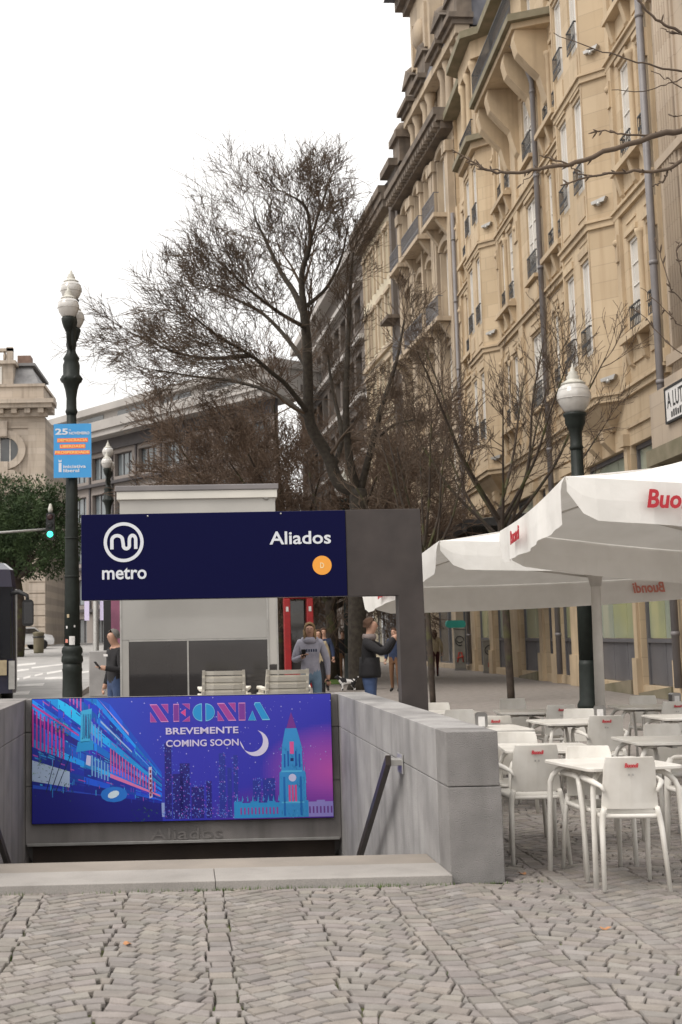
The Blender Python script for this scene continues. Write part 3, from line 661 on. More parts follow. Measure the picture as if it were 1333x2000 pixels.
def frame(name, P0, P1, label, cat='building', group=None):
    return empty(name, (P0[0], P0[1], 0), math.atan2(P1[1]-P0[1], P1[0]-P0[0]), label, cat, group)
def ring(m, poly, out, z0, z1):
    """slab following a plan polygon offset outwards (towards +y and along x)"""
    cx = (poly[0][0]+poly[-1][0])/2
    q = [(p[0]+(out if p[0] > cx else -out)*.5, p[1]+out) for p in poly]; q[0] = (poly[0][0]-out*.9, poly[0][1]); q[-1] = (poly[-1][0]+out*.9, poly[-1][1])
    m.prism([(q[0][0], -.05)]+q+[(q[-1][0], -.05)], z0, z1)

# ---- B: honey limestone block with canted bays (Y 28.6 .. 54.8)
BP0, BP1 = (10.185, 28.6), (10.46, 54.8); OB = 28.6
b = frame('limestone_building', BP0, BP1, 'honey limestone block with canted bay windows and grey downpipes'); Bb = b
LB = 26.2
bays = [(3.5, 4.0, 6.75, 7.25), (18.0, 18.55, 21.3, 21.85)]
Z = [7.57, 12.18, 16.22, 20.25]
win_flat = []          # (a,b) columns on the flat wall
dbl = [(.55, 1.2), (1.82, 2.62), (8.4, 9.05), (9.6, 10.25), (15.55, 16.2), (16.8, 17.45), (22.9, 23.6), (24.2, 24.9)]
cen = [(12.0, 13.25)]
ops = []; wins = []
for i, (z0, z1) in enumerate(((8.95, 11.28), (13.3, 15.8), (17.35, 19.5))):
    for (a, c) in dbl: ops.append((a, c, z0, z1)); wins.append((a, c, z0, z1, 0., 1, i))
    for (a, c) in cen: ops.append((a, c, z0-.1, z1)); wins.append((a, c, z0-.1, z1, 0., 2, i))
# ground floor: tall shop openings between pilasters
shops = [(.75, 3.3), (3.75, 7.6), (9.9, 11.4), (12.2, 13.3), (14.0, 17.0), (18.6, 21.6), (22.6, 25.4)]
for (a, c) in shops: ops.append((a, c, .25, 6.2))
m = MB(); wall_open(m, 0, LB, 0, 20.25, ops, 0., .24); m.face([(0, 0, 0), (0, -12, 0), (0, -12, 25), (0, 0, 25)]); m.face([(LB, 0, 0), (LB, -12, 0), (LB, -12, 25), (LB, 0, 25)])
m.build('wall', M['lime'], b)
for (a, c, z0, z1, y, lv, i) in wins:
    window(b, a, c, z0, z1, y-.12, leaves=lv, bars=3)
    railing(b, a+.02, c-.02, z0+.02, y-.08, .62 if lv == 1 else .8, .14)
# bays
for (s0, s1, s2, s3) in bays:
    poly = [(s0, 0), (s1, .55), (s2, .55), (s3, 0)]
    fo = []
    c_ = (s1+s2)/2
    for (z0, z1) in ((8.8, 11.38), (13.25, 15.85), (17.2, 19.5)):
        for k in (-.78, .78): fo.append((c_+k-.42, c_+k+.42, z0, z1))
    m = MB(); wall_open(m, s1, s2, Z[0]-.05, 20.25, fo, .55, .22)
    m.face([(s0, -.02, Z[0]-.05), (s1, .55, Z[0]-.05), (s1, .55, 20.25), (s0, -.02, 20.25)]); m.face([(s3, -.02, Z[0]-.05), (s2, .55, Z[0]-.05), (s2, .55, 20.25), (s3, -.02, 20.25)])
    # cove under the bay
    rings = []
    for t in range(7):
        f = t/6; e = math.sin(f*math.pi/2)**1.4; zz = 6.75+(Z[0]-6.75)*f
        rings.append([(s0+.9*(1-e), -.06), (s0+.9*(1-e)+.5*e, .10+.45*e), (s3-.9*(1-e)-.5*e, .10+.45*e), (s3-.9*(1-e), -.06)])
        rings[-1] = [(x, y, zz) for x, y in rings[-1]]
    m.loft(rings, True, False)
    m.build('bay', M['lime'], b)
    for (a, c, z0, z1) in fo:
        window(b, a, c, z0, z1, .43, leaves=1, bars=0); railing(b, a+.02, c-.02, z0+.02, .50, .72, .13)
    tr = MB()
    for zb in Z[:3]: ring(tr, poly, .07, zb-.16, zb+.0); ring(tr, poly, .13, zb+.001, zb+.07)
    for (a, c, z0, z1) in fo:
        tr.box(a-.05, c+.05, .552, .60, z1+.12, z1+.32); tr.box(a+.06, c-.06, .552, .575, z0-.75, z0-.2); tr.box(a+.05, c-.05, .552, .57, z1+.45, z1+.5)
    for e in (s1+.06, s2-.06): tr.box(e-.05, e+.05, .551, .58, Z[0]+.1, 20.1)
    tr.build('trim', M['lime2'], b)
    # wall lights on the near cant
    for zb in (Z[0]+.35, Z[1]+.45, Z[2]+.55):
        l = MB(); l.prism([(-.2, .18), (.22, .1), (.2, .02), (-.14, .05)], -.06, .1, 'y'); l.sphere((.02, .06, .02), .07, 8, 5)
        l.build('wall_light', M['steel'], b, ((s0+s1)/2-.02, .30, zb), (0, 0, R(48)))
    # flower-box console on the second window row of the bay base
    for sg in (c_-.6, c_+.6): q = MB(); q.prism([(0, 6.2), (.28, 6.5), (.32, 6.85), (0, 6.9)], sg-.18, sg+.18, 'x'); q.build('console', M['lime2'], b)
# string courses, sills, pilasters and panels on the flat walls
tr = MB()
segs = [(0.02, 3.4), (7.3, 17.95), (21.9, LB-.02)]
for (a, c) in segs:
    for zb in Z[:3]: tr.box(a, c, .0, .10, zb-.16, zb); tr.box(a, c, .0, .17, zb+.001, zb+.07)
    tr.box(a, c, .0, .06, 6.62, 6.72)
for (a, c, z0, z1, y, lv, i) in wins:
    tr.box(a-.1, c+.1, .0, .16, z0-.14, z0-.02); tr.box(a-.02, c+.02, .0, .05, z0-.8, z0-.25); tr.box(a-.06, c+.06, .0, .07, z1+.10, z1+.24)
    tr.box(a+.02, c-.02, .0, .03, z1+.42, z1+.47)
for (l, r_) in ((dbl[0], dbl[1]), (dbl[2], dbl[3]), (dbl[4], dbl[5]), (dbl[6], dbl[7])):
    for (z0, z1) in ((8.95, 11.28), (13.3, 15.8), (17.35, 19.5)):
        cx = (l[1]+r_[0])/2; tr.lathe([(.11, z0-.02), (.09, z0+.1), (.08, z1-.25), (.13, z1-.12), (.14, z1-.02)], 12, (cx, .03))
        tr.box(l[0]-.2, r_[1]+.2, .0, .30, z0-.30, z0-.142)
        for k in (l[0], cx, r_[1]): tr.prism([(0, z0-.9), (.1, z0-.82), (.24, z0-.302), (0, z0-.302)], k-.1, k+.1, 'x')
for (x0, x1) in ((.02, .32), (2.98, 3.3), (7.5, 8.05), (10.65, 11.2), (14.2, 14.8), (17.6, 17.93), (21.95, 22.4), (25.6, 26.1)):
    tr.box(x0, x1, .0, .09, Z[0]+.1, 20.2); tr.box(x0-.05, x1+.05, .0, .15, Z[0]+.08, Z[0]+.4)
    for zb in (11.5, 15.6, 19.3): tr.box(x0+.06, x1-.06, .09, .14, zb-.6, zb+.1); tr.sphere(((x0+x1)/2, .12, zb-.1), .1, 8, 5)
for (a, c) in ((0, .72), (3.32, 3.72), (7.65, 9.85), (11.45, 12.15), (13.35, 13.95), (17.05, 18.55), (21.65, 22.55), (25.45, LB)):
    tr.box(a+.02, c-.02, .0, .14, .0, .9); tr.box(a+.06, c-.06, .0, .07, .9, 6.3); tr.box(a+.0, c-.0, .0, .17, 6.2, 6.5)
tr.build('trim', M['lime2'], b)
# shop fronts: grey stall riser panels, papered glass, mullions
for i, (a, c) in enumerate(shops):
    n = max(1, round((c-a)/1.25)); 
    fr = MB()
    fr.box(a+.002, a+.09, -.26, -.14, .25, 6.19); fr.box(c-.09, c-.002, -.26, -.14, .25, 6.19); fr.box(a+.09, c-.09, -.26, -.14, 6.08, 6.19); fr.box(a+.09, c-.09, -.25, -.12, 1.28, 1.38); fr.box(a+.09, c-.09, -.25, -.12, 3.4, 3.5)
    f = fr.build('shopfront', M['shopgrey'], b)
    for k in range(n):
        x0, x1 = a+.09+(c-a-.18)*k/n+.02, a+.09+(c-a-.18)*(k+1)/n-.02
        if i == 3: MB().box(x0, x1, -.24, -.2, .27, 3.39).build('door_leaf', M['dark_iron'], f)
        else:
            MB().box(x0, x1, -.24, -.18, .27, 1.275).build('riser_panel', M['shopgrey'], f, bevel=.01)
            MB().box(x0, x1, -.22, -.205, 1.39, 3.39).build('pane', M['shoppane' if (i+k) % 3 else 'shoppale'], f)
        MB().box(x0, x1, -.22, -.205, 3.51, 6.07).build('pane', M['shoppale'], f)
for (a, c, h0, h1) in ((.8, 3.2, .02, .3), (3.8, 7.5, .02, .36), (14.1, 16.9, .02, .3)):
    m = MB(); m.prism([(a, 0), (c, 0), (c, h0+.04), (a, h1)], .0, .16, 'y'); m.build('plinth', M['mossstone'], b)
# torn paper still stuck on the shop glass
for (s_, z_) in ((1.55, 2.95), (1.9, 2.98), (2.1, 3.0), (4.9, 2.9), (5.5, 2.95), (15.2, 2.8), (15.6, 2.7), (19.5, 2.7)):
    m = MB(); m.face([(s_+random.uniform(-.1, .1)+.1*math.cos(t*.9), -.19, z_+.12*math.sin(t*.9)) for t in range(7)]); m.build('paper_scrap', M['paper'], b)
# centre balcony on big scroll consoles, bay-top slab, loggia and roof
for sx in (9.6, 11.2, 14.0, 15.6):
    m = MB(); prof = [(0, 17.9), (.10, 18.0), (.20, 18.35), (.30, 18.75), (.62, 19.1), (.95, 19.5), (1.05, 19.95), (1.0, 20.25), (0, 20.25)]
    m.prism(prof, sx-.24, sx+.24, 'x'); m.build('console', M['lime2'], b)
MB().prism([(8.7, 0), (9.2, 1.25), (15.9, 1.25), (16.4, 0)], 20.45, 20.68).build('balcony_slab', M['mossstone'], b)
MB().prism([(8.9, 0), (9.35, 1.1), (15.75, 1.1), (16.2, 0)], 20.26, 20.449).build('dentil_course', M['lime2'], b)
railing(b, 9.3, 15.8, 20.69, .9, 1.0, .25)
for (s0, s1, s2, s3) in bays:
    poly = [(s0, 0), (s1, .55), (s2, .55), (s3, 0)]
    m = MB(); ring(m, poly, .42, 20.2, 20.42); m.build('bay_slab', M['mossstone'], b)
    m = MB(); ring(m, poly, .2, 19.95, 20.199)
    for k in range(3):
        x = s1+.25+(s2-s1-.5)*k/2; m.lathe([(.2, 20.43), (.17, 20.6), (.14, 23.2), (.22, 23.4), (.22, 23.6)], 14, (x, .45))
    m.box(s0+.1, s1+.05, .0, .62, 20.43, 21.3); m.box(s2-.05, s3-.1, .0, .62, 20.43, 21.3)
    m.prism([(s0, 0), (s1, .62), (s2, .62), (s3, 0)], 23.6, 24.3); m.build('loggia', M['lime2'], b)
    m = MB(); ring(m, poly, .5, 24.31, 24.6); m.build('loggia_cornice', M['mossstone'], b)
    railing(b, s1+.1, s2-.1, 20.43, .5, .8, .2)
m = MB(); ops2 = [(a, c, 21.3, 23.4) for (a, c) in dbl+cen]
wall_open(m, 0, LB, 20.25, 24.3, ops2, -.15, .3); m.build('attic_wall', M['lime'], b)
for (a, c, z0, z1) in ops2: window(b, a, c, z0, z1, -.42, bars=2)
m = MB(); m.box(-.05, LB+.05, -.2, .45, 24.3, 24.62); m.build('cornice', M['mossstone'], b)
m = MB(); m.loft([[(0, .1, 24.62), (LB, .1, 24.62), (LB, -11, 24.62), (0, -11, 24.62)], [(0, -1.9, 29.5), (LB, -1.9, 29.5), (LB, -9, 29.5), (0, -9, 29.5)]]); m.build('roof', M['slate'], b)
for sx in (.12, 10.72, LB-.1):
    m = MB(); m.tube([(sx, .22, .3), (sx, .22, 20.0)] if sx != 10.72 else [(sx, .22, .3), (sx, .22, 19.1), (sx-.15, .5, 19.9), (sx-.2, .95, 20.4)], .085, 10)
    for zb in (1.5, 4.5, 7.2, 10., 13., 16., 18.8): m.lathe([(.1, zb-.05), (.1, zb+.05)], 10, (sx, .22))
    m.build('downpipe', M['pipe'], b)
# wrought canopy over the middle entrance
can = empty('glass_canopy', b.location, b.rotation_euler.z, 'dark iron and glass canopy over the limestone building entrance', 'canopy')
m = MB()
for k in range(8):
    x = 11.3+.62*k; m.prism([(.16, 5.15), (.16, 5.35), (2.9, 5.05), (2.95, 4.85), (2.4, 4.9)], x-.03, x+.03, 'x')
m.box(11.1, 15.8, 2.8, 2.95, 4.72, 5.0); m.box(11.1, 15.8, 1.5, 1.58, 5.06, 5.2); m.box(11.1, 11.2, .16, 2.9, 4.9, 5.1); m.box(15.7, 15.8, .16, 2.9, 4.9, 5.1)
m.build('frame', M['dark_iron'], can)
for k in range(7):
    x = 11.3+.62*k; m = MB(); m.prism([(.18, 5.37), (2.78, 5.08), (2.78, 5.1), (.18, 5.39)], x+.04, x+.58, 'x'); m.build('pane', M['paleglass'], can)

# ---- A: grey limestone neighbour nearer the camera (Y 14 .. 28.5)
a_ = frame('grey_limestone_building', (10.03, 14.0), (10.18, 28.55), 'greyer limestone building with fluted pilaster and name board at its corner')
LA = 14.55
opsA = []
for (z0, z1) in ((8.6, 11.0), (12.9, 15.4), (16.9, 19.2)):
    for (x0, x1) in ((1.2, 2.4), (4.2, 5.4), (7.2, 8.4), (9.6, 10.8), (12.0, 12.55)): opsA.append((x0, x1, z0, z1))
opsA += [(9.4, 13.2, .2, 5.0), (5.2, 8.8, .2, 5.0), (1., 4.6, .2, 5.0)]
m = MB(); wall_open(m, 0, LA, 0, 22, opsA, 0, .35); m.face([(LA, 0, 0), (LA, -12, 0), (LA, -12, 22), (LA, 0, 22)]); m.build('wall', M['limegrey'], a_)
for (x0, x1, z0, z1) in opsA:
    if z0 > 5: window(a_, x0, x1, z0, z1, -.13, bars=3)
    else: window(a_, x0, x1, z0, z1, -.3, 'shopgrey', 'panedark', 3, 1)
m = MB()
for k in range(6): m.lathe([(.055, 6.4), (.055, 21.5)], 8, (13.28+.16*k, .06))
m.box(13.1, 14.3, -.02, .05, 5.8, 21.6); m.build('pilaster', M['limegrey'], a_)
m = MB(); m.box(.0, LA-.05, .0, .14, 7.5, 7.75); m.box(.0, LA-.05, .0, .14, 12.1, 12.3); m.box(.0, LA-.05, .0, .14, 16.2, 16.4); m.box(0, LA, 0, .6, 21.7, 22.1)
m.box(12.9, 14.4, .0, .24, 6.9, 7.2); m.build('string_course', M['limegrey'], a_)
m = MB(); m.box(9.2, 14.05, .0, .85, 5.15, 5.5); m.prism([(0, 4.7), (.5, 5.0), (.8, 5.149), (0, 5.149)], 13.5, 14.0, 'x'); m.prism([(0, 4.7), (.5, 5.0), (.8, 5.149), (0, 5.149)], 9.5, 10.0, 'x'); m.build('balcony_slab', M['mossstone'], a_)
m = MB(); m.box(9.3, 13.95, .5, .74, 5.501, 6.75); m.build('balcony_parapet', M['limegrey'], a_)
nb = empty('name_board', a_.location, a_.rotation_euler.z, 'white name board with black lettering on the balcony parapet', 'sign')
MB().box(10.6, 12.72, .755, .80, 5.95, 6.62).build('board', M['paper'], nb, bevel=.004)
m = MB(); m.box(10.56, 12.77, .75, .815, 6.622, 6.67); m.box(10.56, 12.77, .75, .815, 5.90, 5.948); m.box(12.722, 12.77, .75, .815, 5.948, 6.622); m.build('border', M['inkblack'], nb)
def side_text(s, x0, x1, z0, h, par, y, mt):       # reads for somebody in the street facing the wall
    me = text_mesh(s, 1., mt, .002, .012); xs = [v.co.x for v in me.vertices]; sx = (x1-x0)/(max(xs)-min(xs))
    return link('lettering', me, par, (x1+min(xs)*sx, y, z0), (R(90), 0, R(180)), (sx, h/.729, 1))
side_text('A LUTUOSA', 10.75, 12.63, 6.22, .34, nb, .803, M['inkblack'])
for k in range(11): MB().box(12.42-.13*k-.085, 12.42-.13*k, .801, .804, 6.0, 6.0+(.15 if k % 3 else .12)).build('small_print', M['inkblack'], nb)

# ---- C: ornate block with heavy cornice and columned attic (Y 55 .. 66)
def Cpt(Y): return (10.45-.075*(Y-55), Y)
c = frame('ornate_stone_building', Cpt(54.95), Cpt(66.0), 'weathered ornate stone building with heavy dark brown cornice and columned attic')
LC = 11.05
opsC = []
for (z0, z1) in ((7.4, 10.2), (11.6, 14.6), (15.9, 19.0), (20.6, 23.4)):
    for (x0, x1) in ((.9, 2.5), (4.0, 5.2), (6.1, 7.3), (8.6, 10.2)): opsC.append((x0, x1, z0, z1))
opsC += [(.8, 2.8, .2, 5.4), (3.6, 7.4, .2, 5.4), (8.2, 10.4, .2, 5.4)]
m = MB(); wall_open(m, 0, LC, 0, 24.2, opsC, 0, .45); m.face([(LC, 0, 0), (LC, -12, 0), (LC, -12, 25), (LC, 0, 25)]); m.build('wall', M['ornate'], c)
for (x0, x1, z0, z1) in opsC:
    if z0 > 5: window(c, x0, x1, z0, z1, -.2, pn='pane', bars=2)
    else: window(c, x0, x1, z0, z1, -.4, 'shopgrey', 'panedark', 2, 1)
m = MB()
for x in (.25, .55, 2.9, 3.3, 3.6, 5.65, 7.6, 7.95, 8.25, 10.5, 10.8): m.box(x-.13, x+.13, .0, .28, 6.4, 23.4); m.box(x-.2, x+.2, .0, .38, 23.0, 23.5); m.box(x-.18, x+.18, .0, .36, 6.4, 7.0)
for zb in (6.3, 11.0, 15.3, 20.0): m.box(0, LC, .0, .22, zb-.12, zb+.12)
for (x0, x1, z0, z1) in opsC:
    if z0 > 5:
        m.box(x0-.12, x0-.02, .0, .14, z0, z1); m.box(x1+.02, x1+.12, .0, .14, z0, z1)
        cx = (x0+x1)/2; pl = [(cx+(x1-x0)*.68*math.cos(R(a)), z1+.1+.45*math.sin(R(a))) for a in range(0, 181, 20)]+[(cx+(x1-x0)*.5*math.cos(R(a)), z1+.04+.24*math.sin(R(a))) for a in range(180, -1, -20)]
        for k in range(9): m.loft([[(pl[k][0], 0, pl[k][1]), (pl[k+1][0], 0, pl[k+1][1]), (pl[-2-k][0], 0, pl[-2-k][1]), (pl[-1-k][0], 0, pl[-1-k][1])], [(pl[k][0], .2, pl[k][1]), (pl[k+1][0], .2, pl[k+1][1]), (pl[-2-k][0], .2, pl[-2-k][1]), (pl[-1-k][0], .2, pl[-1-k][1])]])
m.build('pilasters_and_mouldings', M['ornate'], c)
for (x0, x1, z) in ((.5, 2.9, 15.35), (.5, 2.9, 20.1), (3.7, 7.6, 15.35), (8.3, 10.5, 15.35), (3.7, 7.6, 20.1), (8.3, 10.5, 20.1)):
    m = MB(); m.box(x0, x1, .0, .9, z, z+.2); m.prism([(.0, z-.9), (.25, z-.7), (.75, z-.01), (0, z-.01)], x0+.2, x0+.5, 'x'); m.prism([(.0, z-.9), (.25, z-.7), (.75, z-.01), (0, z-.01)], x1-.5, x1-.2, 'x'); bl = m.build('balcony', M['ornate'], c)
    railing(bl, x0+.05, x1-.05, z+.2, .6, .95, .25, 'shopgrey', .09)
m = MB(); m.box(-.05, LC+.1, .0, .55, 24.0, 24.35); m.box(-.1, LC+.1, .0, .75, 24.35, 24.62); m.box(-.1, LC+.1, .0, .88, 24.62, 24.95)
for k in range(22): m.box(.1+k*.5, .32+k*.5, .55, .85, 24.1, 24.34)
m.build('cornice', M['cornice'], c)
# columned attic and tower above the cornice
m = MB(); m.box(0, LC, -6, -.25, 24.95, 28.8)
for x in (.35, 1.4, 2.9, 3.9, 6.6, 7.6, 9.4, 10.5): m.lathe([(.32, 24.95), (.3, 25.3), (.22, 25.5), (.19, 28.0), (.3, 28.3), (.32, 28.5)], 12, (x, .05))
m.box(-.02, LC, -.2, .45, 28.5, 28.9); m.build('attic', M['ornate'], c, (0, -.75, 0))
for k, (x0, x1) in enumerate(((-.1, 1.9), (2.5, 4.3), (6.2, 8.0), (9.0, 11.0))):
    m = MB(); m.box(x0, x1, -.3, .65, 28.9, 29.15); m.box(x0-.15, x1+.15, -.3, .85, 29.15, 29.4); m.box(x0+.1, x1-.1, -.3, .4, 29.4, 30.6); m.sphere(((x0+x1)/2, .1, 31.0), .5, 10, 6)
    m.prism([(x0-.1, 30.6), (x1+.1, 30.6), ((x0+x1)/2, 31.3)], -.3, .55, 'y'); m.build('attic_entablature', M['cornice'], c, (0, -.8, 0))
m = MB(); m.box(1.0, 9.5, -6, -.4, 28.9, 33.0); m.box(6.4, 10.6, -4, .25, 30.6, 34.6); m.box(6.9, 7.3, .25, .4, 31.0, 33.4); m.box(9.6, 10.0, .25, .4, 31.0, 33.4); m.sphere((8.5, .25, 32.4), .8, 12, 8, (1, .5, 1)); m.build('tower', M['ornate'], c, (-.4, -.9, 0))
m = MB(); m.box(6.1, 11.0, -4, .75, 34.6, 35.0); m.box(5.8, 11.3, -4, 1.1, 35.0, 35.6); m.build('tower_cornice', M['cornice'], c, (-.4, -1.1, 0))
m = MB(); m.loft([[(6.2, .6, 35.6), (11, .6, 35.6), (11, -4, 35.6), (6.2, -4, 35.6)], [(7.6, -.8, 40), (9.6, -.8, 40), (9.6, -2.6, 40), (7.6, -2.6, 40)]]); m.loft([[(0, -.3, 28.9), (6.3, -.3, 28.9), (6.3, -6, 28.9), (0, -6, 28.9)], [(.5, -2, 33.6), (6.3, -2, 33.6), (6.3, -4.5, 33.6), (.5, -4.5, 33.6)]]); m.build('roof', M['slate'], c)
# ---- D1: narrow dark house (66 .. 68.3), D: cream house (68.3 .. 77.5), E: long dark office block (77.5 .. 106)
d1 = frame('narrow_dark_house', Cpt(66.05), Cpt(68.25), 'narrow dark brown house squeezed beside the ornate building')
m = MB(); o1 = [(.5, 1.7, z, z+2.6) for z in (6.5, 10.5, 14.5, 18.5, 22.0)]; wall_open(m, 0, 2.2, 0, 26.5, o1, .2, .4); m.face([(0, .2, 0), (0, -10, 0), (0, -10, 26.5), (0, .2, 26.5)]); m.build('wall', M['darkbldg'], d1)
for o in o1: window(d1, *o, -.15)
for z in (10.2, 14.2, 18.2): MB().box(.1, 2.1, .2, .9, z, z+.18).build('balcony', M['cornice'], d1)
m = MB(); m.box(-.1, 2.3, .1, .6, 26.5, 26.9); m.box(.3, 1.9, -1.1, -.1, 26.9, 28.2); m.box(.15, 2.05, -1.2, .1, 28.2, 28.6); m.lathe([(.35, 28.6), (.5, 28.9), (.2, 29.3)], 10, (1.1, -.5)); m.build('cornice', M['cornice'], d1)
d = frame('cream_building', Cpt(68.35), Cpt(77.4), 'cream rendered building with stone window surrounds behind bare trees')
LD = 9.05; oD = [(x, x+1.1, z, z+2.4) for z in (6.6, 10.4, 14.2, 18.0, 21.6) for x in (.8, 3.0, 5.2, 7.2)]+[(.6, 8.4, .3, 4.8)]
m = MB(); wall_open(m, 0, LD, 0, 25.4, oD, 0, .4); m.face([(0, 0, 0), (0, -10, 0), (0, -10, 25.4), (0, 0, 25.4)]); m.build('wall', M['cream'], d)
for o in oD: window(d, *o, -.2, 'winwhite' if o[2] > 5 else 'shopgrey', 'pane' if o[2] > 5 else 'panedark', 2 if o[2] > 5 else 5, 2)
m = MB()
for o in oD[:-1]: m.box(o[0]-.16, o[0]-.02, 0, .12, o[2]-.1, o[3]+.2); m.box(o[1]+.02, o[1]+.16, 0, .12, o[2]-.1, o[3]+.2); m.box(o[0]-.2, o[1]+.2, 0, .2, o[3]+.2, o[3]+.4)
for z in (5.6, 9.8, 13.6, 17.4): m.box(0, LD, 0, .2, z, z+.25)
m.build('window_surrounds', M['ornate'], d)
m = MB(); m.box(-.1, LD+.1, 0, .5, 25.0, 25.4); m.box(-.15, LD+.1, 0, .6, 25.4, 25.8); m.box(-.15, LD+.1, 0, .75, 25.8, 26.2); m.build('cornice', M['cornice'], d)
m = MB(); m.loft([[(0, .4, 26.2), (LD, .4, 26.2), (LD, -9, 26.2), (0, -9, 26.2)], [(0, -1.6, 28.6), (LD, -1.6, 28.6), (LD, -7, 28.6), (0, -7, 28.6)]]); m.build('roof', M['slate'], d)
e = frame('dark_office_block', Cpt(77.5), Cpt(107), 'long dark office block with horizontal window bands behind the big tree')
LE = 29.6; oE = [(x, x+2.1, z, z+2.0) for z in (6.4, 10.0, 13.6, 17.2, 20.8) for x in [1.0+2.8*k for k in range(10)]]
m = MB(); wall_open(m, 0, LE, 0, 25.2, oE, 0, .5); m.build('wall', M['darkbldg'], e)
for o in oE: window(e, *o, -.4, 'moderndark', 'paneblue', 2, 0)
m = MB()
for z in (9.0, 12.6, 16.2, 19.8, 23.4): m.box(0, LE, 0, .35, z, z+.3)
m.box(-.05, LE, -.3, .8, 25.2, 25.8); m.build('ledge', M['modernpale'], e)
m = MB(); m.loft([[(0, .6, 25.8), (LE, .6, 25.8), (LE, -9, 25.8), (0, -9, 25.8)], [(0, -1.5, 27.6), (LE, -1.5, 27.6), (LE, -7, 27.6), (0, -7, 27.6)]]); m.build('roof', M['darkbldg'], e)

# ---- F: modern office block across the end of the square
f = frame('modern_office_block', (4.0, 93.0), (-23.5, 128.3), 'grey panelled modern office block with ribbon windows and overhanging roof')
LF = 44.7; rows = [(4.6, 6.9), (8.3, 10.6), (12.0, 14.3), (15.6, 17.6)]
oF = []
for (z0, z1) in rows:
    for k in range(12): oF.append((.9+3.7*k, 3.6+3.7*k, z0, z1))
oF2 = [(.9+3.7*k, 3.6+3.7*k, .4, 3.4) for k in range(12)]
m = MB(); wall_open(m, 0, LF, 0, 19.0, oF+oF2, 0, .5); m.build('wall', M['modern'], f)
for o in oF: window(f, *o, -.4, 'moderndark', 'paneblue', 3, 0, .09)
for o in oF2: window(f, *o, -.4, 'moderndark', 'panedark', 3, 0, .09)
m = MB()
for (z0, z1) in rows: m.box(0, LF, 0, .4, z0-.62, z0-.36)
for k in range(13): m.box(3.7*k+.1, 3.7*k+.3, 0, .12, 3.8, 18.0)
m.box(0, LF, 0, .3, 18.0, 19.0); m.build('frames_and_eave_shade', M['moderndark'], f)  # topmost band: deep shadow below the overhang, put in as a dark strip
m = MB(); m.box(-.3, LF+.2, -2, 1.7, 19.0, 19.5); m.box(-.3, LF+.2, -2, 1.9, 19.5, 20.3); m.build('roof_overhang', M['modernpale'], f)
m = MB(); m.box(0, LF, -5, .2, 20.3, 21.4); m.box(-.2, LF, -5, .8, 21.4, 22.0); m.build('penthouse', M['modernpale'], f)
for k in range(6): MB().box(4+6.5*k, 8.2+6.5*k, .2, .26, 20.45, 21.25).build('penthouse_window', M['panedark'], f)
# ---- G: classical corner building on the left
gq = empty('classical_building', (-12.75, 90, 0), R(180), 'pale classical stone corner building with mansard roof and oval window', 'building')
LG = 22; oG = [(1.2+4.2*k+.6, 1.2+4.2*k+1.9, z, z+3.0) for k in range(5) for z in (3.2,)]
oG = [(5.4, 7.0, 3.0, 6.0), (9.6, 11.2, 3.0, 6.0), (5.4, 7.0, 8.6, 12.0), (9.6, 11.2, 8.6, 12.0), (1.75, 4.05, 14.05, 16.05)]
m = MB(); wall_open(m, 0, LG, 0, 17.4, oG, 0, .5); m.face([(0, 0, 0), (0, -16, 0), (0, -16, 17.4), (0, 0, 17.4)]); m.build('wall', M['classic'], gq)
for o in oG[:-1]: window(gq, *o, -.4, bars=2)
window(gq, *oG[-1], -.4, 'winwhite', 'panedark', 3, 0)
m = MB(); ce = (2.9, 15.05)   # stone surround closing the square opening to an oval
el = [(ce[0]+1.02*math.cos(R(t)), ce[1]+.92*math.sin(R(t))) for t in range(0, 360, 15)]; eo = [(ce[0]+1.55*math.cos(R(t)), ce[1]+1.42*math.sin(R(t))) for t in range(0, 360, 15)]
for k in range(24):
    q = (k+1) % 24; m.loft([[(eo[k][0], -.02, eo[k][1]), (eo[q][0], -.02, eo[q][1]), (el[q][0], -.02, el[q][1]), (el[k][0], -.02, el[k][1])], [(eo[k][0], .22, eo[k][1]), (eo[q][0], .22, eo[q][1]), (el[q][0], .16, el[q][1]), (el[k][0], .16, el[k][1])]])
m.box(2.65, 3.15, .05, .34, 16.0, 17.1); m.box(2.6, 3.2, .05, .3, 12.9, 14.2); m.prism([(1.3, 12.9), (4.5, 12.9), (3.6, 13.6), (2.2, 13.6)], .0, .25, 'y'); m.build('oval_surround', M['classic'], gq)
m = MB()
for z in [1.0+.78*k for k in range(14)]: m.box(-.02, 1.15, -.02, .09, z, z+.70)
m.box(-.04, 1.1, -.04, .12, 12.0, 17.0); m.box(4.75, 5.1, 0, .12, 12.0, 17.0); m.box(1.1, 1.2, 0, .08, 12.5, 17.0)
for z in (6.9, 12.0): m.box(-.2, LG, -.2, .3, z, z+.35)
m.box(-.05, LG, -.05, .1, 16.6, 16.75); m.build('rusticated_quoins', M['classic'], gq)
m = MB(); m.box(-.2, LG, -.2, .35, 17.4, 17.9)
for k in range(22): m.box(.0+.95*k, .4+.95*k, .35, .75, 17.6, 17.95)
m.box(-.6, LG, -.6, .9, 17.95, 18.25); m.box(-.75, LG, -.75, 1.1, 18.25, 18.55); m.build('cornice', M['classic'], gq)
m = MB(); m.box(.1, LG, -6, .05, 18.55, 19.6); m.box(.0, LG, -6, .15, 19.6, 19.8)
m.box(2.3, 6.0, -3, -.1, 19.6, 21.3); m.box(2.1, 6.2, -3, .1, 21.3, 21.55)
for k in range(6): m.lathe([(.09, 21.55), (.13, 21.85), (.07, 22.2)], 8, (2.9+.45*k, -.1))
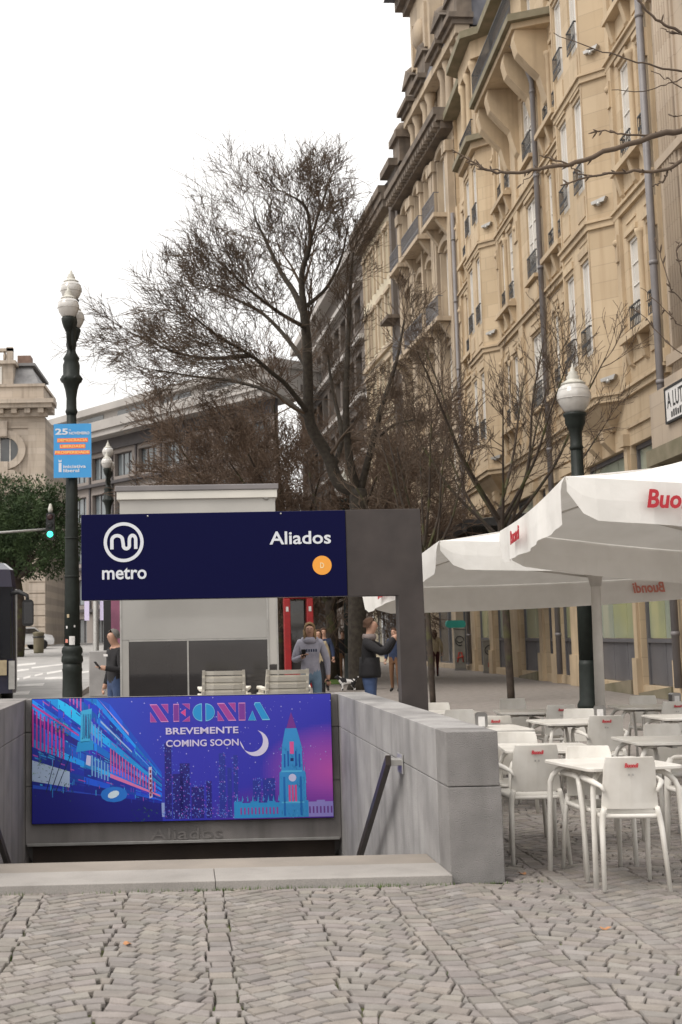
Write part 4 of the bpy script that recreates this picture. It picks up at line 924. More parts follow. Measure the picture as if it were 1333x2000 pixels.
m.box(2.3, 2.75, -.35, .1, 21.55, 22.5); m.box(5.4, 6.0, -.35, .1, 21.55, 22.5); m.box(2.3, 6., -.35, .1, 22.2, 22.42); m.build('parapet', M['classic'], gq)
window(gq, 3.1, 4.5, 19.7, 21.1, -.08, bars=0)
m = MB(); m.loft([[(.45, -.3, 19.8), (LG, -.3, 19.8), (LG, -10, 19.8), (.45, -10, 19.8)], [(1.2, -1.5, 21.4), (LG, -1.5, 21.4), (LG, -8, 21.4), (1.2, -8, 21.4)]]); m.box(.9, LG, -8.4, -1.2, 21.4, 21.6); m.build('roof', M['slatepale'], gq)
MB().box(1.25, 2.2, -2.6, -1.4, 21.6, 22.2).build('chimney', M['brick'], gq)
# low terrace wall below the left buildings
tw = empty('terrace_wall', (-5.0, 92, 0), R(180), 'low beige terrace wall in front of the far left buildings', 'wall')
for k in range(12): MB().box(.02+1.6*k, 1.58+1.6*k, -.3, .0, 0, 1.05+.012*k).build('wall_block', M['beige'], tw)
# ------------------------------------------------------------------ street lamps
def globe(par, x, y, z, r):
    m = MB(); m.lathe([(r*.42, -r*.95), (r*.62, -r*.8), (r*.86, -r*.4), (r, .0), (r*.99, r*.2), (r*.88, r*.55), (r*.66, r*.8)], 20)
    for k in range(5): zz = r*(-.1+.13*k); m.lathe([(r*1.0-.02*r*k, zz), (r*1.015-.02*r*k, zz+.02*r), (r*1.0-.02*r*k, zz+.04*r)], 20)
    o = m.build('globe', M['globe'], par, (x, y, z))
    c = MB(); c.lathe([(r*.70, r*.78), (r*.72, r*.86), (r*.5, r*1.0), (r*.34, r*1.12), (r*.4, r*1.25), (r*.26, r*1.4), (r*.3, r*1.5), (r*.14, r*1.62), (r*.14, r*1.75), (r*.05, r*1.9), (r*.02, r*2.1)], 16)
    c.build('finial', M['globecap'], o)
def triple_lamp(x, y, label):
    L = empty('street_lamp', (x, y, 0), 0, label, 'street lamp', 'green cast iron triple globe lamps')
    m = MB(); m.lathe([(.27, 0), (.27, .12), (.235, .2), (.225, .85), (.24, .9), (.225, .95), (.225, 1.05)], 20); m.lathe([(.225, 1.05), (.255, 1.1), (.25, 1.2), (.22, 1.25), (.25, 1.32), (.235, 1.4), (.19, 1.46)], 20); m.build('base', M['green_iron'], L)
    m = MB(); m.lathe([(.185, 1.46), (.175, 2.5), (.15, 4.5), (.115, 6.9)], 32, flute=.09)
    for z, r_ in ((3.05, .185), (3.95, .172)): m.lathe([(r_, z), (r_, z+.03)], 20)
    m.build('shaft', M['green_iron'], L)
    m = MB(); m.lathe([(.12, 6.9), (.15, 6.98), (.125, 7.05), (.12, 7.3), (.15, 7.5), (.2, 7.66), (.25, 7.7), (.245, 7.82), (.2, 7.87), (.205, 8.1), (.17, 8.2), (.2, 8.26), (.12, 8.4), (.1, 8.5), (.13, 8.6), (.105, 8.75), (.125, 9.0), (.15, 9.15), (.12, 9.3), (.16, 9.5), (.13, 9.62), (.2, 9.68)], 18)
    for k in range(6): a = k*math.pi/3; m.sphere((.22*math.cos(a), .22*math.sin(a), 7.76), .055, 8, 5)
    m.build('capital', M['green_iron'], L)
    m = MB()
    for s in (-1, 1):
        m.tube([(0, 0, 8.55), (0, s*.25, 8.5), (0, s*.48, 8.6), (0, s*.55, 8.8), (0, s*.55, 8.98)], [.07, .06, .055, .06, .07], 8); m.lathe([(.07, 8.8), (.12, 8.9), (.15, 9.0), (.17, 9.1), (.14, 9.14)], 16, (0, s*.55))
    m.build('arms', M['green_iron'], L)
    for s in (-1, 1): globe(L, 0, s*.55, 9.37, .26)
    globe(L, 0, 0, 9.93, .26)
    return L
triple_lamp(-3.62, 30, 'triple globe street lamp with blue placard strapped to its shaft'); triple_lamp(at(212, 1000, 57).x, 57, 'triple globe street lamp rising behind the lift kiosk roof')
def single_lamp(x, y, label):
    L = empty('street_lamp', (x, y, 0), 0, label, 'street lamp', 'green cast iron single globe lamps')
    m = MB(); m.lathe([(.24, 0), (.24, .1), (.19, .2), (.175, .9), (.165, 1.0)], 20); m.build('base', M['green_iron'], L)
    m = MB(); m.lathe([(.165, 1.0), (.155, 2.5), (.125, 5.35)], 32, flute=.1); m.build('shaft', M['green_iron'], L)
    m = MB(); m.lathe([(.125, 5.35), (.15, 5.4), (.12, 5.46), (.12, 5.7), (.16, 5.82), (.21, 5.92), (.21, 6.04), (.24, 6.08), (.24, 6.13), (.15, 6.15)], 20); m.build('capital', M['green_iron'], L)
    globe(L, 0, 0, 6.46, .355); return L
single_lamp(7.36, 26.5, 'single globe fluted lamp rising behind the cafe parasols'); single_lamp(at(684, 1300, 43).x, 43, 'single globe lamp with slim green post between the tree trunks')
# blue placard on the first lamp
pl = empty('election_placard', (-3.6, 29.76, 5.4), 0, 'blue 25 novembro placard strapped to the tall lamp shaft', 'placard')
def PW(px, py): p = at(px, py, 29.74); return (p.x+3.6, p.z-5.4)
a = PW(105, 828); b_ = PW(179, 932)
MB().box(a[0], b_[0], 0, .012, b_[1], a[1]).build('board', M['poster_blue'], pl)
MB().box(-.1, .1, .01, .2, .25, .29).build('strap', M['dark_iron'], pl); MB().box(-.1, .1, .01, .2, 1.0, 1.04).build('strap', M['dark_iron'], pl)
def ptx(s, x0, x1, y, hp, mt, bold=.02):
    p, q = PW(x0, y), PW(x1, y); fit_text('lettering', s, p[0], q[0], p[1], -.004, mt, pl, h=hp*.0119, ext=.001, bold=bold)
ptx('25', 108, 133, 848.5, 12, M['signwhite'], .03); ptx('NOVEMBRO', 135, 175, 848.5, 5.5, M['signwhite'], .03); ptx('DE', 135, 139, 841, 2.5, M['signwhite'])
for (s, x0, x1, y) in (('DEMOCRACIA', 113, 171, 862), ('LIBERDADE', 118, 166, 874), ('PROSPERIDADE', 108, 175, 886)):
    p, q = PW(x0-1, y+2), PW(x1+1, y-7); MB().box(p[0], q[0], -.003, 0, p[1], q[1]).build('text_band', M['poster_orange'], pl); ptx(s, x0, x1, y, 5.2, M['poster_yellow'], .03)
ptx('iniciativa', 124, 168, 914, 6.5, M['signwhite'], .02); ptx('liberal', 124, 155, 922, 6.5, M['signwhite'], .02)
p = PW(115, 922); m = MB(); m.box(p[0], p[0]+.065, -.003, 0, p[1], p[1]+.22); m.prism([(p[0]+.0, p[1]+.24), (p[0]+.065, p[1]+.24), (p[0]+.07, p[1]+.3), (p[0]+.032, p[1]+.265), (p[0]-.005, p[1]+.3)], -.003, 0, 'y'); m.build('logo', M['signwhite'], pl)
# stickers on the lamp shaft
for (px, py, w_, h_, mt) in ((141, 1251, .13, .2, 'paper'), (129.5, 1252, .07, .08, 'redfaint'), (133, 1203, .06, .08, 'tan'), (130, 1225, .04, .06, 'paper'), (146, 1223, .03, .05, 'paper')):
    p = at(px, py, 29.8); m = MB(); n = 5
    for k in range(n):
        a0, a1 = [math.atan2(-1, 0)+((p.x+3.62)/.19)+(w_/.19)*(t-.5) for t in (k/n, (k+1)/n)]
        m.face([(.193*math.cos(a0), .193*math.sin(a0), -h_/2), (.193*math.cos(a1), .193*math.sin(a1), -h_/2), (.193*math.cos(a1), .193*math.sin(a1), h_/2), (.193*math.cos(a0), .193*math.sin(a0), h_/2)], True)
    o = m.build('sticker', M[mt], None, (-3.62, 30, p.z)); tag(o, {'paper': 'torn white sticker on the tall lamp post', 'redfaint': 'faded pink sticker beside the torn white one on the lamp post', 'tan': 'small tan sticker high on the tall lamp post'}[mt], 'sticker', 'stickers on the lamp post' if mt == 'paper' else None)

# ------------------------------------------------------------------ traffic light on a long arm
tl = empty('traffic_light', (-9.3, 40, 0), 0, 'traffic light showing green on a long thin horizontal arm', 'traffic light')
hx, hz = at(99, 1027, 40).x+9.3, at(99, 1027, 40).z
m = MB(); m.tube([(0, 0, 0), (0, 0, 5.2)], .09, 12); m.tube([(0, 0, 4.85), (hx-.1, 0, 5.05)], .035, 8); m.build('mast', M['steel'], tl)
m = MB(); m.prism(rrect(hx-.13, hx+.13, hz-.42, hz+.40, .06), -.1, .12, 'y'); hd = m.build('housing', M['black'], tl)
for k, (dz, mt) in enumerate(((.27, 'redlamp'), (0, 'black'), (-.27, 'greenlit'))):
    m = MB(); m.lathe([(.095, 0), (.085, .02), (.05, .03)], 14); m.build('lens', M[mt], hd, (hx, -.1, hz+dz), (R(90), 0, 0))
    m = MB(); m.tube([(hx+.11*math.cos(R(t)), -.16, hz+dz+.11*math.sin(R(t))) for t in range(0, 181, 30)], .012, 5); m.build('visor', M['black'], hd)
MB().lathe([(.06, 0), (.08, .1), (.05, .22), (.02, .28)], 10).build('top_cap', M['globecap'], tl, (hx, 0, hz+.42))

# ------------------------------------------------------------------ coach at the left edge
bus = empty('coach', (-6.50, 32, 0), R(12), 'dark coach with large wing mirror waiting at the road edge', 'coach')
pln = [(-1.25, .35), (-1.15, .12), (-.8, 0), (.8, 0), (1.15, .12), (1.25, .35), (1.25, 12), (-1.25, 12)]
m = MB(); m.loft([[(x, y, .3) for x, y in pln], [(x, y, 1.0) for x, y in pln], [(x*.995, y+.05, 2.9) for x, y in pln], [(x*.95, y+.25, 3.4) for x, y in pln], [(x*.8, y+.55, 3.58) for x, y in pln]]); m.build('body', M['busnavy'], bus)
m = MB(); pw = [(-1.2, .21), (-1.1, .09), (-.8, -.012), (.8, -.012), (1.1, .09), (1.2, .21)]
for i in range(5): (xa, ya), (xb, yb) = pw[i], pw[i+1]; m.face([(xa, ya-.015, 1.15), (xb, yb-.015, 1.15), (xb*.995, yb+.04, 2.95), (xa*.995, ya+.04, 2.95)], True)
m.build('windscreen', M['blackglass'], bus)
for k in range(6): MB().box(1.252, 1.262, .9+1.8*k, 2.6+1.8*k, 1.35, 2.85).build('side_window', M['blackglass'], bus)
MB().box(1.2, 1.275, .36, .5, .35, 2.9).build('corner_trim', M['steel'], bus); MB().box(1.05, 1.2, .02, .12, .4, 1.1).build('headlight', M['steel'], bus); MB().box(-1.2, -1.05, .02, .12, .4, 1.1).build('headlight', M['steel'], bus)
MB().box(-.4, .4, -.03, .0, .5, .64).build('number_plate', M['paper'], bus)
MB().box(.55, 1.0, -.03, .05, .75, 1.12).build('bumper_panel', M['tan'], bus)
m = MB(); m.tube([(1.1, .2, 2.78), (1.3, .05, 2.82), (1.5, -.05, 2.72), (1.52, -.05, 2.5)], [.06, .06, .05, .05], 8); mi = m.build('mirror_arm', M['black'], bus)
m = MB(); m.prism(rrect(1.38, 1.66, 1.95, 2.62, .1), -.16, .02, 'y'); m.build('mirror_housing', M['black'], mi); MB().box(1.41, 1.63, -.166, -.161, 2.02, 2.55).build('mirror_glass', M['blackglass'], mi)
for (x, y) in ((-1.1, 2.4), (1.1, 2.4), (-1.1, 9.2), (1.1, 9.2)):
    m = MB(); m.lathe([(.2, -.15), (.48, -.14), (.5, 0), (.48, .15), (.2, .16)], 18); m.build('wheel', M['black'], bus, (x, y, .5), (0, R(90), 0))

# ------------------------------------------------------------------ far white car with blue roof lamps, bin, pole with banners
rz_ = lambda Y: .004+max(0, Y-36)*.021
car = empty('patrol_car', (at(38, 1250, 84).x, 84, rz_(84)), R(35), 'white car with blue roof lamps parked before the classical building', 'car')
prof = [(-2.1, .35), (-2.15, .7), (-2.0, .95), (-1.3, 1.0), (-.75, 1.42), (.75, 1.45), (1.35, 1.02), (2.0, .9), (2.15, .6), (2.1, .3)]
m = MB(); rs_ = []
for (y, s, dz) in ((-.85, .97, 0), (-.8, 1, 0), (.8, 1, 0), (.85, .97, 0)): rs_.append([(x*s, y*(1 if z < 1.0 else .86), z) for x, z in prof])
m.loft(rs_); m.build('body', M['carwhite'], car)
for s in (-1, 1):
    m = MB(); m.face([(-1.15, s*.80, 1.02), (1.2, s*.80, 1.02), (.7, s*.725, 1.38), (-.7, s*.725, 1.38)]); m.build('side_window', M['blackglass'], car)
m = MB(); m.face([(-1.33, -.66, 1.03), (-1.33, .66, 1.03), (-.79, .6, 1.40), (-.79, -.6, 1.40)]); m.build('rear_window', M['blackglass'], car)
m = MB(); m.face([(1.38, -.66, 1.04), (1.38, .66, 1.04), (.80, .6, 1.43), (.80, -.6, 1.43)]); m.build('windscreen', M['blackglass'], car)
for (x, y) in ((-1.3, -.8), (1.3, -.8), (-1.3, .8), (1.3, .8)): MB().lathe([(.15, -.1), (.31, -.09), (.32, 0), (.31, .1), (.15, .11)], 14).build('wheel', M['black'], car, (x, y, .32), (R(90), 0, 0))
MB().box(-.2, .2, -.5, .5, 1.46, 1.58).build('roof_lamp', M['bluelamp'], car)
for s in (-1, 1): MB().box(2.1, 2.16, s*.6-.15, s*.6+.15, .6, .75).build('headlight', M['steel'], car)
bn = empty('litter_bin', (at(76, 1250, 76).x, 76, rz_(76)), 0, 'olive litter bin by the road before the classical building', 'bin')
MB().lathe([(.28, 0), (.3, .1), (.32, 1.1), (.35, 1.14), (.35, 1.2), (.2, 1.25)], 14).build('drum', M['mossstone'], bn); MB().lathe([(.36, .9), (.36, .98)], 14).build('band', M['dark_iron'], bn)
po = empty('banner_pole', (at(188, 1250, 62).x, 62, rz_(62)), 0, 'slim grey pole left of the kiosk carrying two small banners', 'pole')
MB().lathe([(.16, 0), (.16, .3), (.14, .4), (.13, 5.4), (.06, 5.5)], 12).build('post', M['steel'], po)
for s, (x0, x1) in ((0, (-.55, -.32)), (1, (.2, .48))):
    MB().box(x0, x1, -.02, .0, 1.95, 3.6).build('banner', M['lilac'], po); MB().box(min(x0, 0), max(x1, 0), -.01, .01, 3.55, 3.62).build('bracket', M['steel'], po)

# ------------------------------------------------------------------ lift kiosk
KY = 18.5
ki = empty('lift_kiosk', (0, KY, 0), R(.6), 'tall glass lift kiosk with cream fascia behind the metro sign', 'kiosk')
x0, x1 = at(236, 1200, KY).x, at(544, 1200, KY).x
MB().box(x0-.06, x1+.04, -.06, 2.2, 3.72, 3.80).build('roof', M['pipe'], ki, bevel=.01)
MB().box(x0-.04, x1+.02, -.04, 2.18, 3.60, 3.718).build('fascia', M['kioskwhite'], ki, bevel=.006)
MB().box(x0, x1-.01, .0, .05, 3.06, 3.598).build('header_panel', M['kioskgrey'], ki)
for px in (252, 520): p = at(px, 971, KY); MB().lathe([(.045, 0), (.045, .012), (.02, .03)], 14).build('fixing', M['steel'], ki, (p.x, -.002, p.z), (R(90), 0, 0))
xm = at(523, 1200, KY).x
MB().box(x0+.004, xm-.01, .004, .03, 1.58, 3.055).build('glass_panel', M['paleglass'], ki); MB().box(x0+.12, xm-.01, .004, .03, .12, 1.575).build('glass_panel', M['darkglass'], ki); MB().box(x0+.004, x0+.115, .004, .03, .12, 1.575).build('glass_panel', M['paleglass'], ki)  # pale above, dark below: reflections painted as panel colour
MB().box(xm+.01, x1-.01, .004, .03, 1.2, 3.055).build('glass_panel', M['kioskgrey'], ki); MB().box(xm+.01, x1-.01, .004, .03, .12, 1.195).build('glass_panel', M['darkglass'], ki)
MB().box(x0+.95, x0+.972, -.004, .032, .12, 1.575).build('mullion', M['steel'], ki); MB().box(x0+.12, xm-.012, -.003, .003, 1.555, 1.577).build('transom', M['steel'], ki); MB().box(x0+.12, xm-.012, -.03, -.01, .34, .36).build('kick_rail', M['steel'], ki)
for x in (x0+.002, xm, x1-.02): MB().box(x-.012, x+.012, -.005, .05, .12, 3.06).build('mullion', M['steel'], ki)
MB().box(x0, x0+.03, .055, 2.15, .12, 3.598).build('side_panel', M['paleglass'], ki); MB().box(x1-.04, x1-.01, .055, 2.15, .12, 3.598).build('side_panel', M['darkglass'], ki); MB().box(x0+.04, x1-.05, 2.1, 2.15, .12, 3.598).build('rear_panel', M['kioskgrey'], ki)
MB().box(x0-.05, x1+.05, -.05, 2.2, 0, .118).build('plinth', M['kerb'], ki)
# granite plinth block and dark poster column on its left
sb = empty('granite_plinth', (at(205, 1300, 20.6).x, 20.6, 0), 0, 'square grey granite plinth block left of the lift kiosk', 'plinth')
MB().box(-.25, .25, 0, .9, 0, .69).build('lower_block', M['granite'], sb, bevel=.01); MB().box(-.25, .25, 0, .9, .695, 1.41).build('upper_block', M['granite'], sb, bevel=.01)
dp = empty('poster_column', (at(218, 1300, 23.5).x, 23.5, 0), 0, 'black column with a pink poster panel behind the man with grey hair', 'display')
MB().box(-.14, .55, 0, .2, 0, 2.5).build('housing', M['black'], dp, bevel=.01); m = MB(); m.box(.0, .5, -.006, -.001, 1.0, 2.35); m.build('screen', mat('pink_poster', (.35, .12, .2), (.1, .03, .06), 1.2, .3), dp)  # the pink panel is a plain poster and gives no light

# ------------------------------------------------------------------ stacked slatted resin chairs
def slat_chair():
    t = empty('stacking_chair', (0, 0, 0), 0, 'cream slatted resin armchair in the stack', 'chair', 'resin chair stacks behind the stairwell wall')
    m = MB(); m.prism([(-.25, -.24), (.25, -.24), (.23, .22), (-.23, .22)], .40, .43); m.build('seat', M['resin'], t, bevel=.01)
    for k in range(6):
        z = .49+.062*k; y = .24+.030*k; w_ = .235+.006*math.sin(k*.6)
        m = MB(); pts = [(-w_, y-.03), (-w_*.5, y), (w_*.5, y), (w_, y-.03)]; m.loft([[(x, yy, z) for x, yy in pts]+[(x, yy+.016, z) for x, yy in pts[::-1]], [(x, yy+.02, z+.05) for x, yy in pts]+[(x, yy+.036, z+.05) for x, yy in pts[::-1]]]); m.build('back_slat', M['resin'], t)
    for s in (-1, 1):
        m = MB(); m.loft([[(s*.245, .18, .43), (s*.275, .18, .43), (s*.275, .21, .43), (s*.245, .21, .43)], [(s*.225, .385, .86), (s*.26, .385, .86), (s*.26, .42, .86), (s*.225, .42, .86)]]); m.build('back_post', M['resin'], t)
        m = MB(); m.loft([[(s*.245, .28, .60), (s*.30, .28, .60), (s*.30, .28, .64), (s*.245, .28, .64)], [(s*.27, -.05, .62), (s*.335, -.05, .62), (s*.335, -.05, .65), (s*.27, -.05, .65)], [(s*.26, -.24, .60), (s*.32, -.24, .60), (s*.32, -.24, .63), (s*.26, -.24, .63)]]); m.build('armrest', M['resin'], t, bevel=.008)
        for (y, yy) in ((-.24, -.28), (.2, .27)):
            m = MB(); m.loft([[(s*.29-.025, yy-.02, 0), (s*.29+.025, yy-.02, 0), (s*.29+.025, yy+.02, 0), (s*.29-.025, yy+.02, 0)], [(s*.26-.03, y-.025, .60 if y < 0 else .43), (s*.26+.03, y-.025, .60 if y < 0 else .43), (s*.26+.03, y+.025, .60 if y < 0 else .43), (s*.26-.03, y+.025, .60 if y < 0 else .43)]]); m.build('leg', M['resin'], t)
    return t
sch = slat_chair(); first = True
for j, (px, lb) in enumerate(((438, 'cream slatted resin armchair in the stack beside the dark lift glass'), (554, 'cream slatted resin armchair in the stack beside the woman in grey hoodie'))):
    for k in range(5):
        o = sch if first else copy_tree(sch); first = False
        o.location = (at(px, 1320, 16.2).x, 16.2-.02*k, .085*k); o.rotation_euler.z = R(180+(3 if j else -2)+k*.4); o['label'] = lb; o['group'] = ('first', 'second')[j]+' stack of resin chairs'

# ------------------------------------------------------------------ cafe chairs and tables
def cafe_chair():
    t = empty('cafe_chair', (0, 0, 0), 0, 'x', 'chair', 'white cafe chairs')
    # seat: slightly dished rounded slab; front is +y
    m = MB(); o = rrect(-.22, .22, -.215, .225, .06, 5)
    m.loft([[(x, y, .435) for x, y in o], [(x*1.02, y*1.02, .447) for x, y in o], [(x, y, .463) for x, y in o], [(x*.8, y*.8, .455) for x, y in o]], True, True); m.build('seat', M['white_plastic'], t)
    m = MB(); rings = []
    for k in range(9):
        z = .49+.325*k/8; y = -.205-.055*(k/8)**1.2; w_ = (.205-.026*(k/8))*(1 if k < 8 else .95)
        xs = [-1, -.8, -.4, 0, .4, .8, 1]
        fr_ = [(w_*x, y+.028*x*x, z) for x in xs]; bk = [(w_*x, y+.028*x*x-.016, z) for x in xs[::-1]]; rings.append(fr_+bk)
    m.loft(rings, True, False); br = m.build('backrest', M['white_plastic'], t, bevel=.004)
    tx = text_mesh('Buondi', 1., M['redprint'], .002, .035, 'CENTER', .3)
    link('lettering', tx, br, (0, -.2755, .752), (R(83), 0, 0), (.034, .036, 1))
    for k in (-1, 1): m = MB(); m.box(k*.014-.005, k*.014+.005, -.2635, -.259, .70, .712); m.build('label_mark', M['steel'], br)
    for s in (-1, 1):
        m = MB(); m.tube([(s*.188, -.215, .50), (s*.2, -.2, .46), (s*.212, -.215, .38), (s*.232, -.27, .0)], [.018, .022, .02, .0155], 10, flat=1.25); m.build('leg', M['white_plastic'], t)
        m = MB(); m.tube([(s*.252, .16, .655), (s*.25, .185, .60), (s*.24, .2, .44), (s*.236, .225, .0)], [.016, .02, .02, .0155], 10, flat=1.2); m.build('leg', M['white_plastic'], t)
        m = MB(); m.tube([(s*.186, -.235, .60), (s*.21, -.225, .635), (s*.25, -.15, .655), (s*.262, 0, .66), (s*.258, .13, .662), (s*.25, .17, .645)], [.012, .016, .022, .024, .024, .016], 8, flat=.6); m.build('armrest', M['white_plastic'], t)
    return t
def cafe_table():
    t = empty('cafe_table', (0, 0, 0), 0, 'x', 'table', 'white cafe tables')
    m = MB(); o = rrect(-.35, .35, -.35, .35, .05, 5); m.loft([[(x*.985, y*.985, .712) for x, y in o], [(x, y, .716) for x, y in o], [(x, y, .731) for x, y in o], [(x*.99, y*.99, .735) for x, y in o]]); m.build('table_top', M['white_plastic'], t)
    m = MB(); m.box(-.22, .22, -.02, .02, .675, .711); m.box(-.02, .02, -.22, .22, .68, .7105); m.build('under_frame', M['steel'], t)
    for sx in (-1, 1):
        for sy in (-1, 1):
            m = MB(); pts = [(sx*.12, sy*.12, .695), (sx*.2, sy*.2, .698)]+[(sx*(.2+.115*math.sin(R(a))), sy*(.2+.115*math.sin(R(a))), .698-.13*(1-math.cos(R(a)))) for a in (20, 40, 60, 80, 90)]+[(sx*.325, sy*.325, .3), (sx*.335, sy*.335, 0)]
            m.tube(pts, .0185, 10); m.build('leg', M['white_plastic'], t)
    return t
ch0 = cafe_chair(); tb0 = cafe_table(); used = {}
def put(src, x, y, rz, label, group):
    o = src if src.name not in used else copy_tree(src); used[src.name] = 1
    o.location = (x, y, 0); o.rotation_euler.z = R(rz); o['label'] = label; o['group'] = group
    o.scale = (.86, 1, 1) if src is ch0 else (.95, .95, 1)
LB1 = 'white cafe chair seen from behind, its backrest bearing a red Buondi print'
def cback(px, Y, rz, label): p = at(px, 1400, Y); put(ch0, p.x, Y+.26, rz, label, 'cafe chairs facing away')
def cfront(px, Y, rz, label): p = at(px, 1400, Y); put(ch0, p.x, Y-.26, 180+rz, label, 'cafe chairs facing the parapet')
cback(1231, 8.12, -3, 'white cafe chair nearest the cobbled forecourt, red print on its back'); cback(1043, 9.1, 2, 'white cafe chair standing right beside the parapet end block'); cback(1186, 12.05, -2, 'white cafe chair with red print at the table under the parasol pole')
cback(1095, 13.9, 4, 'white cafe chair with red print before the black lamp base'); cback(971, 12.3, -4, 'white cafe chair half hidden by the parapet coping'); cback(1322, 14.2, 3, 'white cafe chair with red print in the row next to the shopfronts')
LB2 = 'white cafe chair turned to the stairs, plain front of its backrest showing'
for (px, Y, r_, w_) in ((1148, 8.95, 4, 'across the table nearest the forecourt'), (1000, 10.3, -6, 'tucked beside the parapet wall'), (1005, 15.4, 5, 'before the young tree trunk'), (1128, 13.2, -3, 'before the black lamp base'), (1292, 10.9, 3, 'under the nearer parasol'), (1254, 15.6, -4, 'before the grey shop panels'), (903, 13.4, 8, 'peeping over the parapet coping'), (848, 14.8, -5, 'beside the gantry post')): cfront(px, Y, r_, 'white cafe chair turned to the stairs, '+w_)
p = at(1385, 1480, 9.3); put(ch0, p.x, 9.4, 92, 'white cafe chair side-on at the nearest table', 'cafe chairs side-on')
for (px, Y, r_, lb) in ((1190, 8.62, 12, 'white square cafe table nearest the cobbled forecourt'), (1062, 9.85, -5, 'white square cafe table beside the parapet wall'), (1112, 12.6, 6, 'white square cafe table holding the dispenser near the parasol pole'), (1030, 14.3, -4, 'white square cafe table before the young tree trunk'), (1296, 10.35, 2, 'white square cafe table under the nearer parasol'), (1256, 14.8, -6, 'white square cafe table by the black lamp base'), (875, 14.4, 5, 'white square cafe table hidden behind the parapet coping'), (955, 11.9, 5, 'white square cafe table with dispenser touching the parapet')):
    p = at(px, 1400, Y); put(tb0, p.x, Y, r_, lb, 'white cafe tables')
p = at(1338, 1400, 13.0); put(tb0, p.x, 13.0, 3, 'white square cafe table before the grey shop panels', 'white cafe tables')
def dispenser(px, Y, label):
    t = empty('napkin_dispenser', (at(px, 1390, Y).x, Y, .735), R(random.uniform(-15, 15)), label, 'dispenser', 'napkin dispensers on the cafe tables')
    m = MB(); m.prism(rrect(-.055, .055, 0, .135, .025), -.045, .045, 'y'); m.build('casing', M['chrome'], t); MB().box(-.03, .03, -.048, -.0455, .012, .1).build('napkins', M['paper'], t)
dispenser(940, 11.95, 'chrome napkin dispenser on the table touching the parapet'); dispenser(1172, 12.75, 'chrome napkin dispenser standing beside the leaning parasol pole'); dispenser(1320, 15.0, 'chrome napkin dispenser near the shopfront row')

# ------------------------------------------------------------------ parasols
def parasol(label, cs, apex, vh, base, top, texts):
    """cs: near-left, near-right, far-right, far-left canopy corners"""
    P = empty('parasol', base, 0, label, 'parasol'); B0 = Vector(base); cs = [Vector(c)-B0 for c in cs]; ap = Vector(apex)-B0
    m = MB(); N = 10
    for i in range(4):
        a, b = cs[i], cs[(i+1) % 4]; rows = []
        for k in range(N+1):
            f = k/N; row = []
            for j in range(N+1):
                p = ap.lerp(a.lerp(b, j/N), f); sag = -.06*f*(1-f)*4*.6-.035*f*math.sin(math.pi*j/N); row.append(p+Vector((0, 0, sag)))
            rows.append(row)
        for k in range(N):
            for j in range(N): m.face([rows[k][j], rows[k+1][j], rows[k+1][j+1], rows[k][j+1]], True)
    m.build('canopy', M['fabric'], P)
    for i in range(4):
        a, b = cs[i], cs[(i+1) % 4]; h0, h1 = vh[i], vh[(i+1) % 4]; e = (b-a).normalized(); nrm = Vector((e.y, -e.x, 0)); m = MB(); n = 28; tp = []; bt = []; md = []
        for j in range(n+1):
            f = j/n; sg = -.035*math.sin(math.pi*f); p = a.lerp(b, f)+Vector((0, 0, sg)); edge = min(f, 1-f)
            hh = (h0+(h1-h0)*f)*(min(1, .35+.65*math.sqrt(min(edge/.06, 1))) if edge < .06 else 1)
            wv = .018*math.sin(f*17+i)+.012*math.sin(f*39)
            tp.append(p+nrm*.004); md.append(p+nrm*(.012+wv*.6)-Vector((0, 0, hh*.5))); bt.append(p+nrm*(.01+wv)-Vector((0, 0, hh)))
        for j in range(n): m.face([tp[j], tp[j+1], md[j+1], md[j]], True); m.face([md[j], md[j+1], bt[j+1], bt[j]], True)
        v = m.build('valance', M['fabric'], P)
        for (side, s, f0, wd, h, mt, dz) in texts:
            if side != i: continue
            o_ = a.lerp(b, f0); zo = -(h0+(h1-h0)*f0)*dz-.035*math.sin(math.pi*f0)
            me = text_mesh(s, 1., M[mt], .0015, .03, 'LEFT', .18); xs = [q.co.x for q in me.vertices]; sx = wd/(max(xs)-min(xs)); t = link('lettering', me, v)
            off = .06 if mt == 'redprint' else -.03
            eh = Vector((e.x, e.y, e.z)).normalized(); zz = Vector((0, 0, 1)); zz = (zz-eh*zz.dot(eh)).normalized(); ny = eh.cross(zz)
            M4 = Matrix((( eh.x*sx, zz.x*h/.73, ny.x, o_.x+nrm.x*off), (eh.y*sx, zz.y*h/.73, ny.y, o_.y+nrm.y*off), (eh.z*sx, zz.z*h/.73, ny.z, o_.z+zo), (0, 0, 0, 1))); t.matrix_local = M4
    hub = Vector(top)-B0
    m = MB(); m.tube([(0, 0, 0), hub, ap+Vector((0, 0, -.03))], [.058, .054, .03], 14); m.build('pole', M['polewhite'], P)
    m = MB(); m.tube([hub-Vector((0, 0, .1)), hub, hub+Vector((0, 0, .05)), hub+Vector((0, 0, .07))], [.06, .08, .14, .07], 16); m.build('hub', M['polewhite'], P)
    for c in cs: m = MB(); m.tube([ap-Vector((0, 0, .06)), c+Vector((0, 0, -.02))], .014, 6); m.build('rib', M['polewhite'], P)
    for c in cs: m = MB(); m.tube([hub, ap.lerp(c, .55)+Vector((0, 0, -.04))], .012, 6); m.build('strut', M['polewhite'], P)
    MB().box(-.4, .4, -.4, .4, -.0, .07).build('base', M['granite_end'], P, bevel=.01)
    return P
def A3(px, py, Y): return tuple(at(px, py, Y))
a1 = A3(1105, 930, 8.5); b1 = A3(978, 1037, 11.15); c1 = Vector(a1)+Vector((2.77, .29, -.075)); d1_ = Vector(b1)+Vector((2.73, .41, -.25))
